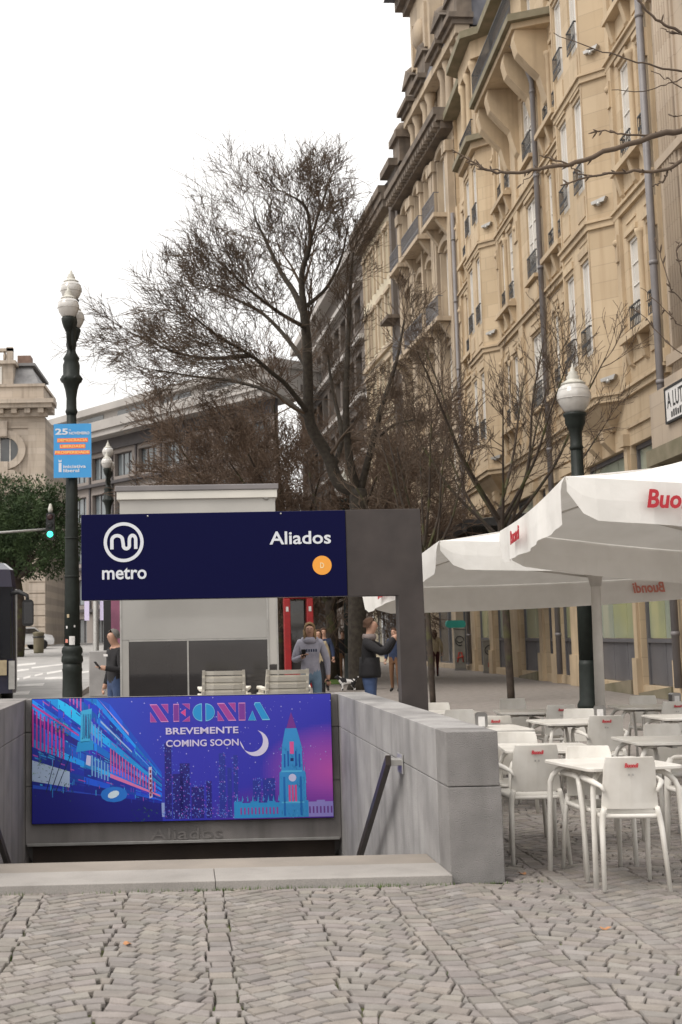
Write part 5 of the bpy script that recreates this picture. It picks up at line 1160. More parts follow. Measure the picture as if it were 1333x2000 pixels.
parasol('white Buondi cafe parasol nearer the forecourt, with bold red lettering', [a1, c1, d1_, b1], ((a1[0]+d1_.x)/2, (a1[1]+d1_.y)/2, 2.94), [.29, .29, .29, .29], (3.92, 9.95, 0), (3.82, 9.95, 2.3),
        [(0, 'Buondi', .188, .43, .124, 'redprint', .63), (0, 'caffe', .275, .12, .037, 'redprint', .82), (3, 'Buondi', .30, .41, .107, 'redprint', .66)])
a2 = A3(859, 1056, 12.9); b2 = A3(710, 1148, 15.55); c2 = Vector(a2)+Vector((3.47, .2, .0)); d2 = Vector(A3(1400, 1120, 16.2))
parasol('white cafe parasol farther back on a leaning white pole', [a2, c2, d2, b2], (3.86, 14.5, 2.89), [.29, .29, .29, .32], (4.14, 14.5, 0), A3(1163, 1128, 14.5),
        [(2, 'Buondi', .155, .43, .13, 'redfaint', .62), (3, 'Buondi', .28, .45, .14, 'redprint', .75)])

# ------------------------------------------------------------------ red kiosk, cabinets
rk = empty('red_kiosk', (at(588, 1250, 40).x, 40, 0), 0, 'red painted metal booth frame beside the dark tree trunks', 'booth')
for x in (-.40, .31):
    MB().box(x-.10, x+.10, 0, .16, 0, 2.75).build('post', M['red_paint'], rk, bevel=.02); MB().box(x-.04, x+.04, -.006, -.001, 2.35, 2.5).build('label_plate', M['paper'], rk)
for x in (-.40, .31): MB().box(x-.09, x+.09, .75, .9, 0, 2.75).build('post', M['red_paint'], rk, bevel=.02)
MB().box(-.5, .41, 0, .9, 2.751, 3.05).build('roof', M['red_paint'], rk, bevel=.04); MB().box(-.29, .2, .02, .08, .0, .55).build('door_panel', M['red_paint'], rk, bevel=.01); MB().box(-.29, .2, .82, .86, .0, 2.7).build('rear_panel', M['darkglass'], rk)
def cabinet(px, py, Y, w_, h_, label, face):
    t = empty('utility_cabinet', (at(px, py, Y).x, Y, 0), R(-8), label, 'cabinet', 'graffitied utility cabinets'); MB().box(-w_/2, w_/2, 0, .45, .0, .08).build('base', M['granite_end'], t)
    MB().box(-w_/2+.02, w_/2-.02, .02, .43, .08, h_).build('body', M['cabinet'], t, bevel=.02); MB().box(-w_/2, w_/2, 0, .45, h_+.001, h_+.06).build('lid', M['cabinet'], t, bevel=.01)
    m = MB(); m.tube([(w_*.36*math.cos(R(a)), .012, h_*.72+.2*math.sin(R(a))) for a in range(0, 330, 30)], .018, 5); m.tube([(w_*.25*math.cos(R(a)), .012, h_*.74+.12*math.sin(R(a))) for a in range(190, 350, 30)], .018, 5); m.build('scrawl', M['inkblack'], t)
    m = MB(); m.tube([(-.12, .012, h_*.2), (-.05, .012, h_*.44), (.06, .012, h_*.44), (.12, .012, h_*.2)], .03, 5); m.tube([(-.14, .012, h_*.3), (.15, .012, h_*.34)], .03, 5); m.build('scrawl', M['inkred'], t)
    return t
cabinet(960, 1280, 51, .66, 1.25, 'squat grey utility cabinet with black scrawl smile by the wall', 0); cabinet(899, 1270, 55.5, .5, 1.75, 'taller grey utility cabinet with red scrawl by the wall', 1)
tb = MB(); tb.prism(rrect(-.42, .42, -.16, .16, .14), 0, .28, 'y'); tb = tb.build('teal_bundle', M['teal'], None, (at(892, 1225, 55.4).x, 55.5, 1.98)); tag(tb, 'teal plastic bundle lying on top of the taller cabinet', 'bundle')
# ------------------------------------------------------------------ trees
def smooth_path(pts, n=3):
    out = []
    for i in range(len(pts)-1):
        p0 = pts[max(i-1, 0)]; p1 = pts[i]; p2 = pts[i+1]; p3 = pts[min(i+2, len(pts)-1)]
        for k in range(n):
            t = k/n; out.append(.5*((2*p1)+(p2-p0)*t+(2*p0-5*p1+4*p2-p3)*t*t+(3*p1-p0-3*p2+p3)*t**3))
    return out+[pts[-1]]
def grow(m, rnd, p, d, L, r, lvl, cfg):
    """one branch as a tapering wobbling tube, then its side branches"""
    n = 5 if lvl > 1 else 4; pts = [p.copy()]; rad = [r]; d = d.normalized(); dirs = [d.copy()]
    for i in range(n):
        d = (d+Vector((rnd.gauss(0, 1), rnd.gauss(0, 1), rnd.gauss(0, 1)))*cfg['wob']+Vector((0, 0, cfg['up']))).normalized()
        pts.append(pts[-1]+d*(L/n)); rad.append(max(r*(1-.8*(i+1)/n), cfg['rmin'])); dirs.append(d.copy())
    m.tube(pts, rad, 5 if r > .03 else 3, False)
    if lvl <= 0: return
    nc = cfg['kids'][lvl]
    for k in range(nc):
        f = .2+.8*(k+rnd.random())/nc; i = min(int(f*n), n-1); q = pts[i].lerp(pts[i+1], f*n-i)
        ax = dirs[i].orthogonal().normalized(); ax.rotate(Matrix.Rotation(rnd.uniform(0, 6.283), 3, dirs[i]))
        nd = (dirs[i]*math.cos(cfg['ang'])+ax*math.sin(cfg['ang'])*rnd.uniform(.7, 1.3))
        if cfg.get('ctr') is not None: nd = nd+(q-cfg['ctr']).normalized()*.35
        grow(m, rnd, q, nd, L*cfg['len']*rnd.uniform(.7, 1.2)*(1.15-.45*f), max(r*.55*(1-.5*f), cfg['rmin']), lvl-1, cfg)
def limb(tm, cm, rnd, pts, r0, r1, cfg, nb, L0, lvl):
    pp = smooth_path([Vector(p) for p in pts], 4); n = len(pp); rad = [r0+(r1-r0)*i/(n-1) for i in range(n)]
    tm.tube(pp, rad, 9, False)
    for k in range(nb):
        f = .3+.7*(k+rnd.random())/nb; i = min(int(f*(n-1)), n-2); q = pp[i].lerp(pp[i+1], f*(n-1)-i); dd = (pp[i+1]-pp[i]).normalized()
        ax = dd.orthogonal().normalized(); ax.rotate(Matrix.Rotation(rnd.uniform(0, 6.283), 3, dd))
        nd = dd*.7+ax*rnd.uniform(.6, 1.1)
        if cfg.get('ctr') is not None: nd += (q-cfg['ctr']).normalized()*.6
        grow(cm, rnd, q, nd, L0*rnd.uniform(.7, 1.2), max(.3*rad[i], .014), lvl, cfg)
    grow(cm, rnd, pp[-1], pp[-1]-pp[-2], L0, r1*.9, lvl, cfg)

# the big bare tree
rnd = random.Random(21); TY = 38.; O = Vector((at(698, 1300, TY).x, TY, 0))
def T(px, py, dy=0): return Vector(at(px, py, TY+dy))-O
big = empty('bare_tree', O, 0, 'big bare tree with lichen-spotted trunk and wide twiggy crown', 'tree')
tm, cm = MB(), MB()
cfg = dict(wob=.17, up=.035, rmin=.0068, kids=[0, 3, 4, 5], ang=.7, len=.78, ctr=T(610, 800))
trunk = [Vector((0, 0, -.1)), Vector((.02, 0, 1.5)), T(699, 1150), T(702, 1050), T(700, 955)]
tm.tube(smooth_path(trunk, 4), [.36]+[.27]*15+[.25], 14)
limb(tm, cm, rnd, [T(700, 960), T(662, 943, .2), T(640, 888, .3), T(606, 826, .2), T(602, 740, 0), T(600, 670, -.2), T(594, 612, -.3)], .21, .13, cfg, 5, 2.2, 3)
limb(tm, cm, rnd, [T(594, 614, -.3), T(574, 569, .3), T(548, 530, .8), T(520, 470, 1.2), T(500, 430, 1.5)], .11, .03, cfg, 15, 1.52, 3)
limb(tm, cm, rnd, [T(594, 612, -.3), T(590, 535, -.5), T(606, 475, -.8), T(600, 410, -1.), T(574, 385, -1.)], .11, .028, cfg, 14, 1.33, 3)
limb(tm, cm, rnd, [T(606, 475, -.8), T(622, 420, -.2), T(636, 380, .4), T(640, 360, .6)], .05, .02, cfg, 10, 1.07, 3)
limb(tm, cm, rnd, [T(596, 600, -.3), T(640, 560, .5), T(668, 500, 1.2), T(680, 440, 1.5)], .07, .022, cfg, 10, 1.07, 3)
limb(tm, cm, rnd, [T(597, 800), T(560, 752, -.8), T(531, 728, -1.4), T(489, 693, -2.), T(434, 662, -2.6), T(380, 620, -3.)], .085, .025, cfg, 20, 1.52, 3)
limb(tm, cm, rnd, [T(489, 693, -2.), T(420, 700, -1.), T(350, 690, -.4), T(265, 655, .2)], .07, .02, cfg, 18, 1.26, 3)
limb(tm, cm, rnd, [T(600, 815, .3), T(540, 770, 1.4), T(460, 745, 2.2), T(380, 735, 2.8), T(300, 722, 3.)], .08, .02, cfg, 18, 1.26, 3)
limb(tm, cm, rnd, [T(602, 720), T(560, 660, 1.4), T(510, 610, 2.4), T(450, 580, 3.2), T(400, 560, 3.6)], .085, .022, cfg, 18, 1.39, 3)
limb(tm, cm, rnd, [T(598, 640, -.3), T(545, 610, -1.6), T(480, 560, -2.4), T(440, 520, -2.8)], .07, .02, cfg, 16, 1.26, 3)
limb(tm, cm, rnd, [T(698, 955), T(684, 905, -.3), T(676, 806, -.5), T(680, 670, -.4), T(684, 572, -.1), T(690, 494, .2)], .15, .028, cfg, 16, 1.01, 3)
limb(tm, cm, rnd, [T(704, 960), T(724, 880, -.5), T(748, 790, -.9), T(775, 705, -1.1), T(790, 625, -1.2)], .12, .025, cfg, 9, 0.95, 3)
limb(tm, cm, rnd, [T(652, 915, .2), T(668, 850, 1.), T(650, 760, 1.8), T(640, 690, 2.2)], .1, .03, cfg, 12, 1.01, 3)
limb(tm, cm, rnd, [T(730, 862, -.6), T(770, 830, -1.2), T(810, 820, -1.6)], .05, .02, cfg, 6, 0.69, 2)
tm.build('trunk', M['lichen'], big); cm.build('crown', M['twig'], big)

def bare_tree_mesh(seed, h, spread, tr):
    rnd = random.Random(seed); tm, cm = MB(), MB(); cfg = dict(wob=.2, up=.04, rmin=.011, kids=[0, 5, 5, 5], ang=.8, len=.72, ctr=Vector((0, 0, h*.5)))
    f = h*.28; tm.tube([(0, 0, -.1), (.03, .02, f*.5), (0, 0, f)], [tr*1.25, tr, tr*.9], 10)
    for k in range(11):
        a = k*2.4+rnd.random(); e = rnd.uniform(.25, 1.15); dr = Vector((math.cos(a)*math.cos(e), math.sin(a)*math.cos(e), math.sin(e))); L = h*.62*(.65+.35*math.sin(e)) if e > .7 else spread
        p0 = Vector((0, 0, f*rnd.uniform(.85, 1.05))); p1 = p0+dr*L*.45+Vector((rnd.gauss(0, .2), rnd.gauss(0, .2), 0)); p2 = p0+dr*L+Vector((0, 0, .4))
        limb(tm, cm, rnd, [p0, p1, p2], tr*.5, .03, cfg, 9, h*.17, 3)
    return tm.mesh('trunk', M['bark']), cm.mesh('crown', M['twigback'])
v1 = bare_tree_mesh(5, 11.5, 4.6, .24); v2 = bare_tree_mesh(9, 12.5, 4.8, .25)
for k, (px, Y, v, s, lb) in enumerate(((650, 43.5, v1, .86, 'bare tree with dark trunk rising from a small grass patch'), (593, 48, v2, .95, 'bare tree with dark trunk behind the red booth'), (553, 54, v1, .95, 'bare tree with dark trunk left of the red booth'), (480, 60, v2, .92, 'bare brown tree behind the lift kiosk roof'), (425, 66, v1, .80, 'bare rusty tree before the modern block, middle of its row'), (385, 76, v2, .68, 'bare rusty tree farthest along the row before the modern block'))):
    t = empty('bare_tree', (at(px, 1300, Y).x, Y, 0), k*1.3, lb, 'tree', 'bare trees along the avenue'); t.scale = (s, s, s)
    link('trunk', v[0], t); link('crown', v[1], t)
# grass patch at a trunk base
m = MB(); rg = random.Random(2); gp = (at(655, 1330, 43.3).x, 43.3)
for i in range(2600):
    a = rg.uniform(0, 6.28); rr = 1.0*math.sqrt(rg.random()); x, y = gp[0]+rr*math.cos(a), gp[1]+rr*.8*math.sin(a); h = rg.uniform(.05, .16)*(1.2-rr); b_ = rg.uniform(0, 3)
    m.face([(x-.02*math.cos(b_), y-.02*math.sin(b_), 0), (x+.02*math.cos(b_), y+.02*math.sin(b_), 0), (x+rg.gauss(0, .02), y+rg.gauss(0, .02), h)])
m.lathe([(1.0, -.003), (.8, .05), (.4, .1), (.1, .12)], 20, gp); tag(m.build('grass_patch', M['grass']), 'green grass mound at the foot of a dark trunk', 'grass', kind='stuff')

# young upright tree by the lamp and the slim one at the gantry post
def young(name, px, py, Y, h, f, spread, nl, label, seed, nb=8, tw=.09):
    rnd = random.Random(seed); t = empty('young_tree', (at(px, py, Y).x, Y, 0), 0, label, 'tree', 'young street trees'); tm, cm = MB(), MB()
    cfg = dict(wob=.10, up=.10, rmin=.006, kids=[0, 4, 4, 3], ang=.6, len=.6, ctr=None)
    tm.tube(smooth_path([Vector((.05, 0, -.05)), Vector((.02, .02, f*.4)), Vector((-.03, 0, f))], 4), [tw]*5+[tw*.85]*4, 10)
    for k in range(nl):
        a = k*2.4+rnd.random()*.6; e = rnd.uniform(.75, 1.35); dr = Vector((math.cos(a)*math.cos(e), math.sin(a)*math.cos(e), math.sin(e))); L = (h-f)*(.75+.25*math.sin(e))*spread*rnd.uniform(.8, 1.05)
        p0 = Vector((-.03, 0, f*rnd.uniform(.72, 1.0))); limb(tm, cm, rnd, [p0, p0+dr*L*.4+Vector((math.cos(a), math.sin(a), 0))*.12*L*.4, p0+dr*L*.75, p0+dr*L+Vector((0, 0, .2))], tw*.5, .012, cfg, nb, (h-f)*.24, 2)
    tm.build('trunk', M['bark'], t); cm.build('crown', M['twig'], t)
young('young_tree', 995, 1365, 30.3, 9.2, 4.5, 1.0, 11, 'young upright bare tree in front of the limestone facade', 4, 9)
young('young_tree', 842, 1370, 29.8, 6.6, 3.6, 1.05, 9, 'slim young bare tree just behind the gantry post', 8, 6, .07)

# tree standing outside the picture on the right, its branches reaching in
ov = empty('overhanging_tree', (7.0, 13.2, 0), 0, 'bare tree whose budding branches reach across the limestone facade', 'tree'); OV = Vector((7.0, 13.2, 0))
rnd = random.Random(31); tm, cm = MB(), MB()
tm.tube(smooth_path([Vector((0, 0, -.1)), Vector((.05, 0, 2)), Vector((0, .05, 5.2)), Vector((.1, 0, 8.5)), Vector((.2, 0, 10.5))], 4), [.16-.006*i for i in range(17)], 12)
def W(px, py, Y=13.): return Vector(at(px, py, Y))-OV
def br(pts, r0, r1, start=None, buds=14):
    q = ([Vector(start)] if start else [])+pts; pp = smooth_path(q, 4); n = len(pp); rad = [r0+(r1-r0)*i/(n-1) for i in range(n)]
    pp = [p+Vector((rnd.gauss(0, .008), rnd.gauss(0, .008), rnd.gauss(0, .008))) for p in pp]; cm.tube(pp, rad, 6, False)
    for k in range(buds):
        i = rnd.randrange(n//4, n-1); d = (pp[i+1]-pp[i]).normalized(); nd = d+Vector((rnd.gauss(0, .6), rnd.gauss(0, .6), rnd.gauss(0, .8))); l = rnd.uniform(.03, .10); cm.tube([pp[i], pp[i]+nd.normalized()*l*.6, pp[i]+nd.normalized()*l], [.008, .010, .003], 4, False)
br([W(1400, 235), W(1333, 254), W(1270, 268), W(1180, 300), W(1110, 320), W(1055, 330), W(1000, 337), W(960, 334), W(930, 320), W(885, 290)], .040, .006, (0, 0, 5.2), 30)
br([W(1400, 270), W(1333, 312), W(1302, 334), W(1240, 334), W(1170, 343), W(1095, 360)], .030, .008, (.02, .02, 5.0), 26)
br([W(1302, 334), W(1298, 350), W(1288, 358), W(1275, 362)], .013, .007, None, 4)
br([W(1272, 265), W(1215, 262), W(1190, 255), W(1162, 259)], .012, .005, None, 10)
br([W(1110, 320), W(1080, 310), W(1053, 305)], .010, .005, None, 3); br([W(1115, 325), W(1130, 340), W(1165, 347)], .008, .005, None, 5); br([W(1045, 332), W(1030, 350), W(1012, 365)], .007, .003, None, 1); br([W(985, 336), W(950, 330), W(910, 318)], .008, .004, None, 3)
br([W(1400, 160), W(1333, 140), W(1280, 130), W(1230, 115), W(1160, 95), W(1085, 64)], .016, .004, (.06, 0, 7.2), 4)
br([W(1420, 110), W(1333, 66), W(1290, 42), W(1262, 18), W(1244, -5)], .020, .010, (.1, 0, 7.9), 4); br([W(1333, 66), W(1310, 62), W(1290, 54)], .009, .004, None, 2)
br([W(1400, 190), W(1333, 168), W(1305, 155), W(1274, 140)], .010, .004, (.06, 0, 6.4), 2); br([W(1400, 140), W(1333, 155), W(1300, 165), W(1255, 179), W(1196, 176)], .010, .004, (.05, 0, 6.8), 2)
br([W(1400, 225), W(1333, 225), W(1310, 227)], .008, .005, (.04, 0, 6.0), 3)
for q in ([(1400, 700), (1333, 590), (1310, 560), (1290, 505), (1280, 470)], [(1400, 690), (1333, 640), (1300, 605), (1250, 560)], [(1400, 730), (1333, 690), (1290, 655), (1240, 600)], [(1333, 540), (1322, 500), (1325, 470)], [(1400, 800), (1345, 790), (1340, 860), (1333, 905)]):
    br([W(*p, 12.6) for p in q], .009, .0035, None, 7)
tm.build('trunk', M['bark'], ov); cm.build('crown', M['twig'], ov)

# evergreen at the left
rnd = random.Random(17); PY_ = 70.; pc = at(34, 1010, PY_); pt = empty('evergreen_tree', (pc.x, PY_, rz_(PY_)), 0, 'dense dark evergreen tree before the classical building', 'tree')
tm = MB(); tm.tube([(0, 0, -.1), (.2, 0, 2.4), (-.1, 0, 4.6), (.1, 0, 8)], [.4, .32, .26, .1], 10)
cl = []
for k in range(80):
    a = rnd.uniform(0, 6.28); rr = 3.5*math.sqrt(rnd.random()); z = 7.0+rnd.uniform(-2.3, 2.7)*(1-.10*rr) - .10*rr; cl.append((Vector((rr*math.cos(a), rr*math.sin(a)*1.0, z)), rnd.uniform(.7, 1.1)))
    if k % 3 == 0: tm.tube([(0, 0, 4.2), (rr*.5*math.cos(a), rr*.5*math.sin(a), (z+4)/2), tuple(cl[-1][0])], [.1, .07, .03], 5, False)
cm = MB()
for c_, r_ in cl:
    for i in range(520):
        d = Vector((rnd.gauss(0, 1), rnd.gauss(0, 1), rnd.gauss(0, .8))).normalized(); p = c_+d*r_*rnd.uniform(.55, 1.05); s = rnd.uniform(.09, .2); u = d.orthogonal().normalized(); u.rotate(Matrix.Rotation(rnd.uniform(0, 6.28), 3, d)); w2 = (d+u*rnd.uniform(-.6, .6)).normalized()
        cm.face([p-u*s*.35, p+w2*s, p+u*s*.35])
tm.build('trunk', M['bark'], pt); cm.build('crown', M['leaf'], pt)
# ------------------------------------------------------------------ people and the dog
def skin_mesh(name, verts, edges, radii, root=0, sub=2):
    me = bpy.data.meshes.new(name); me.from_pydata([tuple(v) for v in verts], edges, []); o = bpy.data.objects.new(name, me); col.objects.link(o)
    sk = o.modifiers.new('skin', 'SKIN'); sk.use_smooth_shade = True; sv = me.skin_vertices[0].data
    for i, r in enumerate(radii): sv[i].radius = r if hasattr(r, '__len__') else (r, r); sv[i].use_root = (i == root)
    ss = o.modifiers.new('sub', 'SUBSURF'); ss.levels = sub; ss.render_levels = sub
    dg = bpy.context.evaluated_depsgraph_get(); dg.update(); out = bpy.data.meshes.new_from_object(o.evaluated_get(dg))
    bpy.data.objects.remove(o); bpy.data.meshes.remove(me); out.name = name
    return out
def seg_d(p, a, b):
    ab = b-a; t = max(0, min(1, (p-a).dot(ab)/max(ab.length_squared, 1e-9))); return (p-(a+ab*t)).length
def person(label, loc, rz, h, pose, mats, hair, female=False, fat=1.0, coat=0., detail=2):
    """front is +y; pose gives elbow/wrist points for both arms, feet offsets and head pitch"""
    P = empty('person', loc, rz, label, 'person'); s = h/1.75; V = []; E_ = []; Rr = []; B = []
    def add(p, r, par=None, tag_=None):
        V.append(Vector(p)); Rr.append(r)
        if par is not None: E_.append((par, len(V)-1)); B.append((par, len(V)-1, tag_))
        return len(V)-1
    ln = Vector(pose.get('lean', (0, 0, 0))); hp = add((0, 0, .93), (.155*fat, .115*fat))
    wa = add(Vector((0, .0, 1.10))+ln*.4, (.138*fat, .105*fat), hp, 'top'); ch = add(Vector((0, .01, 1.30))+ln*.8, (.165*fat, .12*fat), wa, 'top'); nb_ = add(Vector((0, -.005, 1.45))+ln, (.085, .075), ch, 'top')
    hd = Vector(pose.get('head', (0, .02, 0))); nk = add(Vector((0, .0, 1.51))+ln+hd*.3, .052, nb_, 'skin'); h0 = add(Vector((0, .01, 1.585))+ln+hd*.8, (.066, .078), nk, 'skin'); h1 = add(Vector((0, .005, 1.66))+ln+hd*1.1, (.076, .092), h0, 'skin'); h2 = add(Vector((0, -.005, 1.715))+ln+hd*1.2, (.06, .07), h1, 'skin')
    hands = []
    for sd, key in ((1, 'R'), (-1, 'L')):
        el, wr = pose[key]; sh = add(Vector((sd*.165, 0, 1.405))+ln*.95, .074*fat, ch, 'top'); e1 = add(el, .052+coat, sh, 'top'); w1 = add(wr, .034+coat*.5, e1, 'top'); dd = (Vector(wr)-Vector(el)).normalized(); hn = add(Vector(wr)+dd*.075, (.038, .022), w1, 'skin'); hands.append((Vector(wr)+dd*.075, dd, sd))
        fx, fy, kb = pose.get('foot'+key, (.1, 0, .03)); th = add((sd*.095, .0, .86), (.092*fat, .095*fat), hp, 'bottom'); kn = add((sd*(.095+fx)/2, kb+fy*.5, .49), .064, th, 'bottom'); ak = add((sd*fx, fy-.02, .09), .045, kn, 'bottom'); add((sd*(fx+.015), fy+.13, .035), (.042, .032), ak, 'shoe')
    V = [v*s for v in V]; Rr = [tuple(x*s for x in (r if hasattr(r, '__len__') else (r, r))) for r in Rr]
    me = skin_mesh('body', V, E_, Rr, 0, detail)
    order = ['skin', 'top', 'bottom', 'shoe']
    for k in order: me.materials.append(M[mats[k]])
    for pg in me.polygons:
        c = Vector(pg.center); best = min(B, key=lambda b: seg_d(c, V[b[0]], V[b[1]])); t = best[2]
        if c.z < .97*s and t == 'top' and abs(c.x) < .2*s and c.z > .8*s and abs(c.y) < .2*s and c.z < .94*s: t = 'bottom'
        pg.material_index = order.index(t); pg.use_smooth = True
    hc = V[h1]; # nose and brow pulled out of the head surface
    for v in me.vertices:
        d = v.co-(hc+Vector((0, .085, -.02))*s)
        if d.length < .035*s: v.co += Vector((0, .022, 0))*s*(1-d.length/(.035*s))
    body = link('body', me, P)
    f = MB()
    for (p, d, sd) in hands:
        u = d.cross(Vector((0, 0, 1))); u = u.normalized() if u.length > .1 else Vector((1, 0, 0)); cv = Vector(pose.get('curl', (0, -.02, .0)))
        for k, l in enumerate((.062, .07, .066, .052)): b0 = p+d*.02+u*(.027-.018*k); f.tube([b0*s, (b0+d*l*.55)*s, (b0+d*l*.9+cv)*s], [.0095*s, .009*s, .007*s], 5)
        b0 = p-d*.02+u*.03; f.tube([b0*s, (b0+u*.025+d*.03)*s, (b0+u*.03+d*.055)*s], [.011*s, .0095*s, .008*s], 5)
    f.build('fingers', M['skin'], P)
    # hair cap with an uneven lower edge
    m = MB(); c = V[h1]+Vector((0, -.024, .014))*s; rx, ry, rz2 = .085*s, .1*s, .096*s; rings = []
    lowb = -1.0 if female else -.55
    for i in range(9):
        ring_ = []
        for k in range(18):
            a = 2*math.pi*k/18; front = max(0, math.sin(a)); low = lowb*(1-front)+(.62 if not hair.get('bald') else .85)*front; t = 1-i/8*(1-low); zz = t; rr = math.sqrt(max(0, 1-min(1, abs(zz))**2)) if zz > 0 else (1.0 if zz > -.6 else .92)
            jt = 1+.05*math.sin(k*5.1+i*1.7); ring_.append((c.x+rx*rr*jt*math.cos(a)*(1.03), c.y+ry*rr*jt*math.sin(a)*(1.0 if math.sin(a) < .3 else .88), c.z+rz2*zz))
        rings.append(ring_)
    m.loft(rings, False, True)
    if hair.get('long'): m.tube([c+Vector((0, -.07, .0))*s, c+Vector((0, -.10, -.12))*s, c+Vector((0, -.09, -.27))*s], [.085*s, .085*s, .03*s], 10); m.tube([c+Vector((.075, .0, -.03))*s, c+Vector((.08, .03, -.2))*s], [.03*s, .02*s], 6); m.tube([c+Vector((-.075, .0, -.03))*s, c+Vector((-.08, .03, -.2))*s], [.03*s, .02*s], 6)
    m.build('hair', M[hair['m']], P)
    m = MB()
    for sd in (-1, 1): e = V[h1]+Vector((sd*.03, .088, -.0))*s; m.sphere(e, .010*s, 6, 4, (1.4, .6, .7))
    e = V[h1]+Vector((0, .083, -.062))*s; m.sphere(e, .012*s, 8, 4, (2., .5, .4)); m.build('face_features', M['hairbrown'], P)
    return P, s
def L_(x, y, z): return (x, y, z)
def pos(px, Y): return (at(px, 1300, Y).x, Y, 0)
down = dict(R=((.235, -.02, 1.14), (.25, .05, .90)), L=((-.235, -.02, 1.14), (-.25, .05, .90)))
# man with phone left of the kiosk, facing left
P, s = person('grey-haired man in black printed sweatshirt looking at his phone', pos(227, 19.7), R(122), 1.76, dict(R=((.235, -.02, 1.14), (.24, .06, .9)), L=((-.24, .03, 1.12), (-.16, .27, 1.16)), head=(0, .05, -.02)), dict(skin='skin', top='blackcloth', bottom='denim2', shoe='shoe'), dict(m='hairgrey', bald=True), fat=1.08, coat=.012)
m = MB(); m.face([(-.07, 0, 0), (.07, 0, 0), (.07, 0, .035), (-.07, 0, .035)]); o = m.build('chest_print', M['paper'], P, (.05*s, .148*s, 1.33*s), (R(-8), 0, 0))
def held(name, P, s, p, size, label, cat, mt, rx=0):
    w = Matrix.Translation(P.location) @ Matrix.Rotation(P.rotation_euler.z, 4, 'Z'); q = w @ (Vector(p)*s); t = empty(name, q, P.rotation_euler.z, label, cat); t.rotation_euler.x = rx
    m = MB(); m.prism(rrect(-size[0]/2, size[0]/2, -size[2]/2, size[2]/2, .012), -size[1]/2, size[1]/2, 'y'); m.build('case', M[mt], t); return t
t = held('phone', P, s, (-.13, .37, 1.2), (.075, .009, .155), 'black phone in the hand of the grey-haired man', 'phone', 'black', R(-40)); MB().box(-.032, .032, -.0062, -.0052, -.07, .07).build('screen', M['blackglass'], t)
# woman in hoodie facing the camera
P, s = person('woman in lilac grey hoodie and pale jeans reading her phone', pos(607, 21.2), R(176), 1.84, dict(R=((.25, .02, 1.13), (.12, .22, 1.20)), L=((-.26, -.03, 1.13), (-.27, .02, .90)), head=(0, .05, -.03), footR=(.09, .02, .03), footL=(.1, -.02, .02)), dict(skin='skin', top='hood', bottom='denim', shoe='paper'), dict(m='hairblond', long=True), True, 1.0, .010)
m = MB(); m.lathe([(.13, 1.40), (.15, 1.44), (.13, 1.49), (.10, 1.50)], 14, (0, -.03)); o = m.build('hood', M['hood'], P); o.scale = (s, s, s)
m = MB()
for k in range(6): m.box(-.11+.038*k, -.085+.038*k, 0, .002, 0, .045)
m.build('chest_print', M['navycloth'], P, (0, .168*s, 1.27*s))
t = held('phone', P, s, (.10, .31, 1.25), (.075, .009, .155), 'phone held by the woman in the grey hoodie', 'phone', 'black', R(-35)); MB().box(-.032, .032, -.0062, -.0052, -.07, .07).build('screen', M['blackglass'], t)
# man taking a picture, turned to the right
P, s = person('man in black jacket and jeans raising a camera to his face', pos(722, 19.2), R(-104), 1.84, dict(R=((.26, .22, 1.26), (.08, .36, 1.46)), L=((-.26, .22, 1.26), (-.08, .36, 1.46)), head=(0, .04, 0), footR=(.12, .05, .03), footL=(.14, -.05, .02)), dict(skin='skin', top='blackcloth', bottom='denim2', shoe='shoe'), dict(m='hairbrown', bald=True), fat=1.08, coat=.016)
m = MB(); m.lathe([(.085, 1.44), (.105, 1.48), (.09, 1.53)], 14, (0, .01)); o = m.build('scarf', M['greyscarf'], P); o.scale = (s, s, s)
m = MB(); m.loft([[(a*math.cos(k*.3927), b*math.sin(k*.3927)+.005, z) for k in range(16)] for (a, b, z) in ((.20, .15, .92), (.205, .16, .97), (.195, .15, 1.08), (.185, .145, 1.2))], True, True); o = m.build('jacket_skirt', M['blackcloth'], P); o.scale = (s, s, s)
t = held('camera_in_hand', P, s, (0, .47, 1.53), (.13, .06, .085), 'small black camera held up by the man in black jacket', 'camera', 'black'); m = MB(); m.lathe([(.03, 0), (.032, .04), (.026, .05)], 12); m.build('lens', M['black'], t, (0, .03, 0), (R(-90), 0, 0))
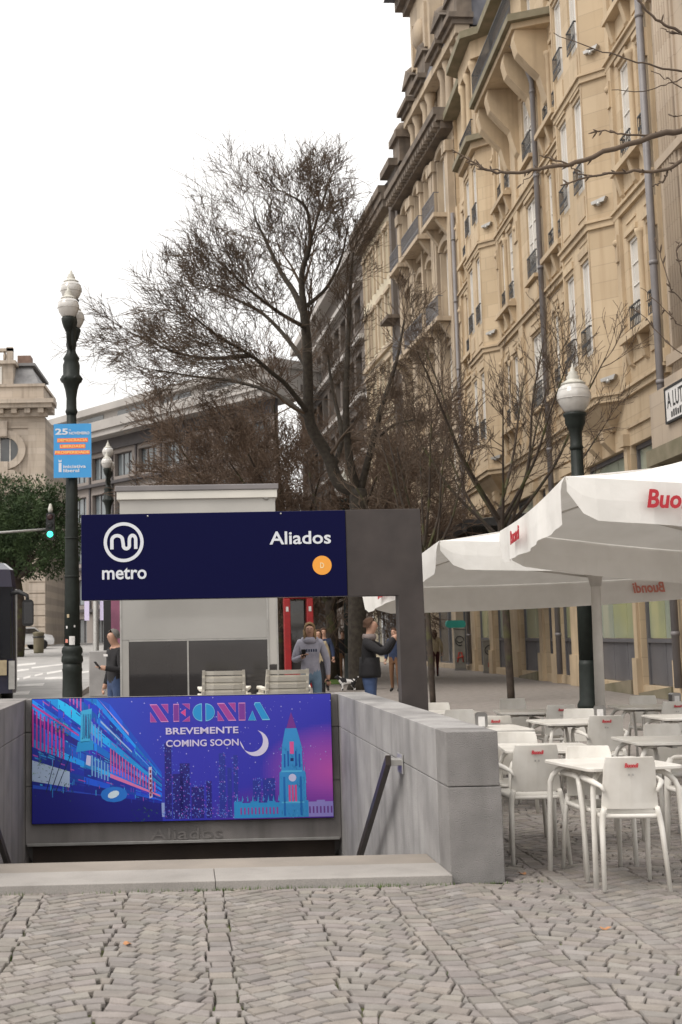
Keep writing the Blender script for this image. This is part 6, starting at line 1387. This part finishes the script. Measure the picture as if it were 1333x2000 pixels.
# passers-by farther away
walk = dict(R=((.24, -.06, 1.14), (.25, .02, .92)), L=((-.24, .05, 1.14), (-.25, .12, .94)), footR=(.09, .22, .08), footL=(.09, -.2, .02))
person('woman in beige coat and maroon trousers walking away along the shopfronts', pos(851, 47.5), R(-4), 1.72, walk, dict(skin='skin', top='tan', bottom='maroon', shoe='blackcloth'), dict(m='hairbrown', long=True), True, 1.15, .03, 1)
person('woman in tan top and dark trousers behind the hoodie woman', pos(624, 33), R(172), 1.74, down, dict(skin='skin', top='tan', bottom='blackcloth', shoe='shoe'), dict(m='hairbrown', long=True), True, 1.0, .01, 1)
person('person in dark blue coat walking beside the woman in tan top', pos(634, 37), R(180), 1.80, walk, dict(skin='skin', top='navycloth', bottom='blackcloth', shoe='shoe'), dict(m='hairbrown'), False, 1.1, .02, 1)
person('person in dark coat and brown trousers between two trunks', pos(671, 46), R(178), 1.74, walk, dict(skin='skin', top='blackcloth', bottom='brown', shoe='shoe'), dict(m='hairbrown'), False, 1.05, .02, 1)
person('person in navy coat half hidden by the gantry post', pos(772, 36), R(150), 1.76, down, dict(skin='skin', top='navycloth', bottom='brown', shoe='shoe'), dict(m='hairbrown'), False, 1.1, .02, 1)
# small dog, white with black patches, side-on
dg_ = empty('dog', (at(680, 1340, 37).x, 37, 0), R(94), 'small white dog with black patches by the trunk', 'dog')
V = [(0, -.16, .27), (0, .0, .265), (0, .16, .28), (0, .25, .36), (0, .31, .41), (0, .39, .385), (0, -.25, .34), (0, -.32, .42)]
E_ = [(0, 1), (1, 2), (2, 3), (3, 4), (4, 5), (0, 6), (6, 7)]; Rr = [.085, .085, .10, .06, .062, .028, .022, .012]
for sx in (-1, 1):
    b0 = len(V); V += [(sx*.055, .17, .2), (sx*.055, .155, .1), (sx*.055, .17, .02)]; E_ += [(2, b0), (b0, b0+1), (b0+1, b0+2)]; Rr += [.045, .026, .026]
    b0 = len(V); V += [(sx*.06, -.15, .2), (sx*.06, -.12, .15), (sx*.06, -.2, .09), (sx*.06, -.18, .02)]; E_ += [(0, b0), (b0, b0+1), (b0+1, b0+2), (b0+2, b0+3)]; Rr += [.055, .035, .022, .024]
me = skin_mesh('body', V, E_, Rr, 1, 1); me.materials.append(M['paper']); me.materials.append(M['blackcloth'])
for pg in me.polygons: c = pg.center; pg.material_index = 1 if (noise.noise((c.x*6+3, c.y*7, c.z*7)) > .08 or c.y > .27 and c.z > .4) else 0; pg.use_smooth = True
link('body', me, dg_)
for sx in (-1, 1): m = MB(); m.tube([(sx*.04, .30, .46), (sx*.065, .285, .44), (sx*.07, .29, .38)], [.014, .022, .008], 6); m.build('ear', M['blackcloth'], dg_)
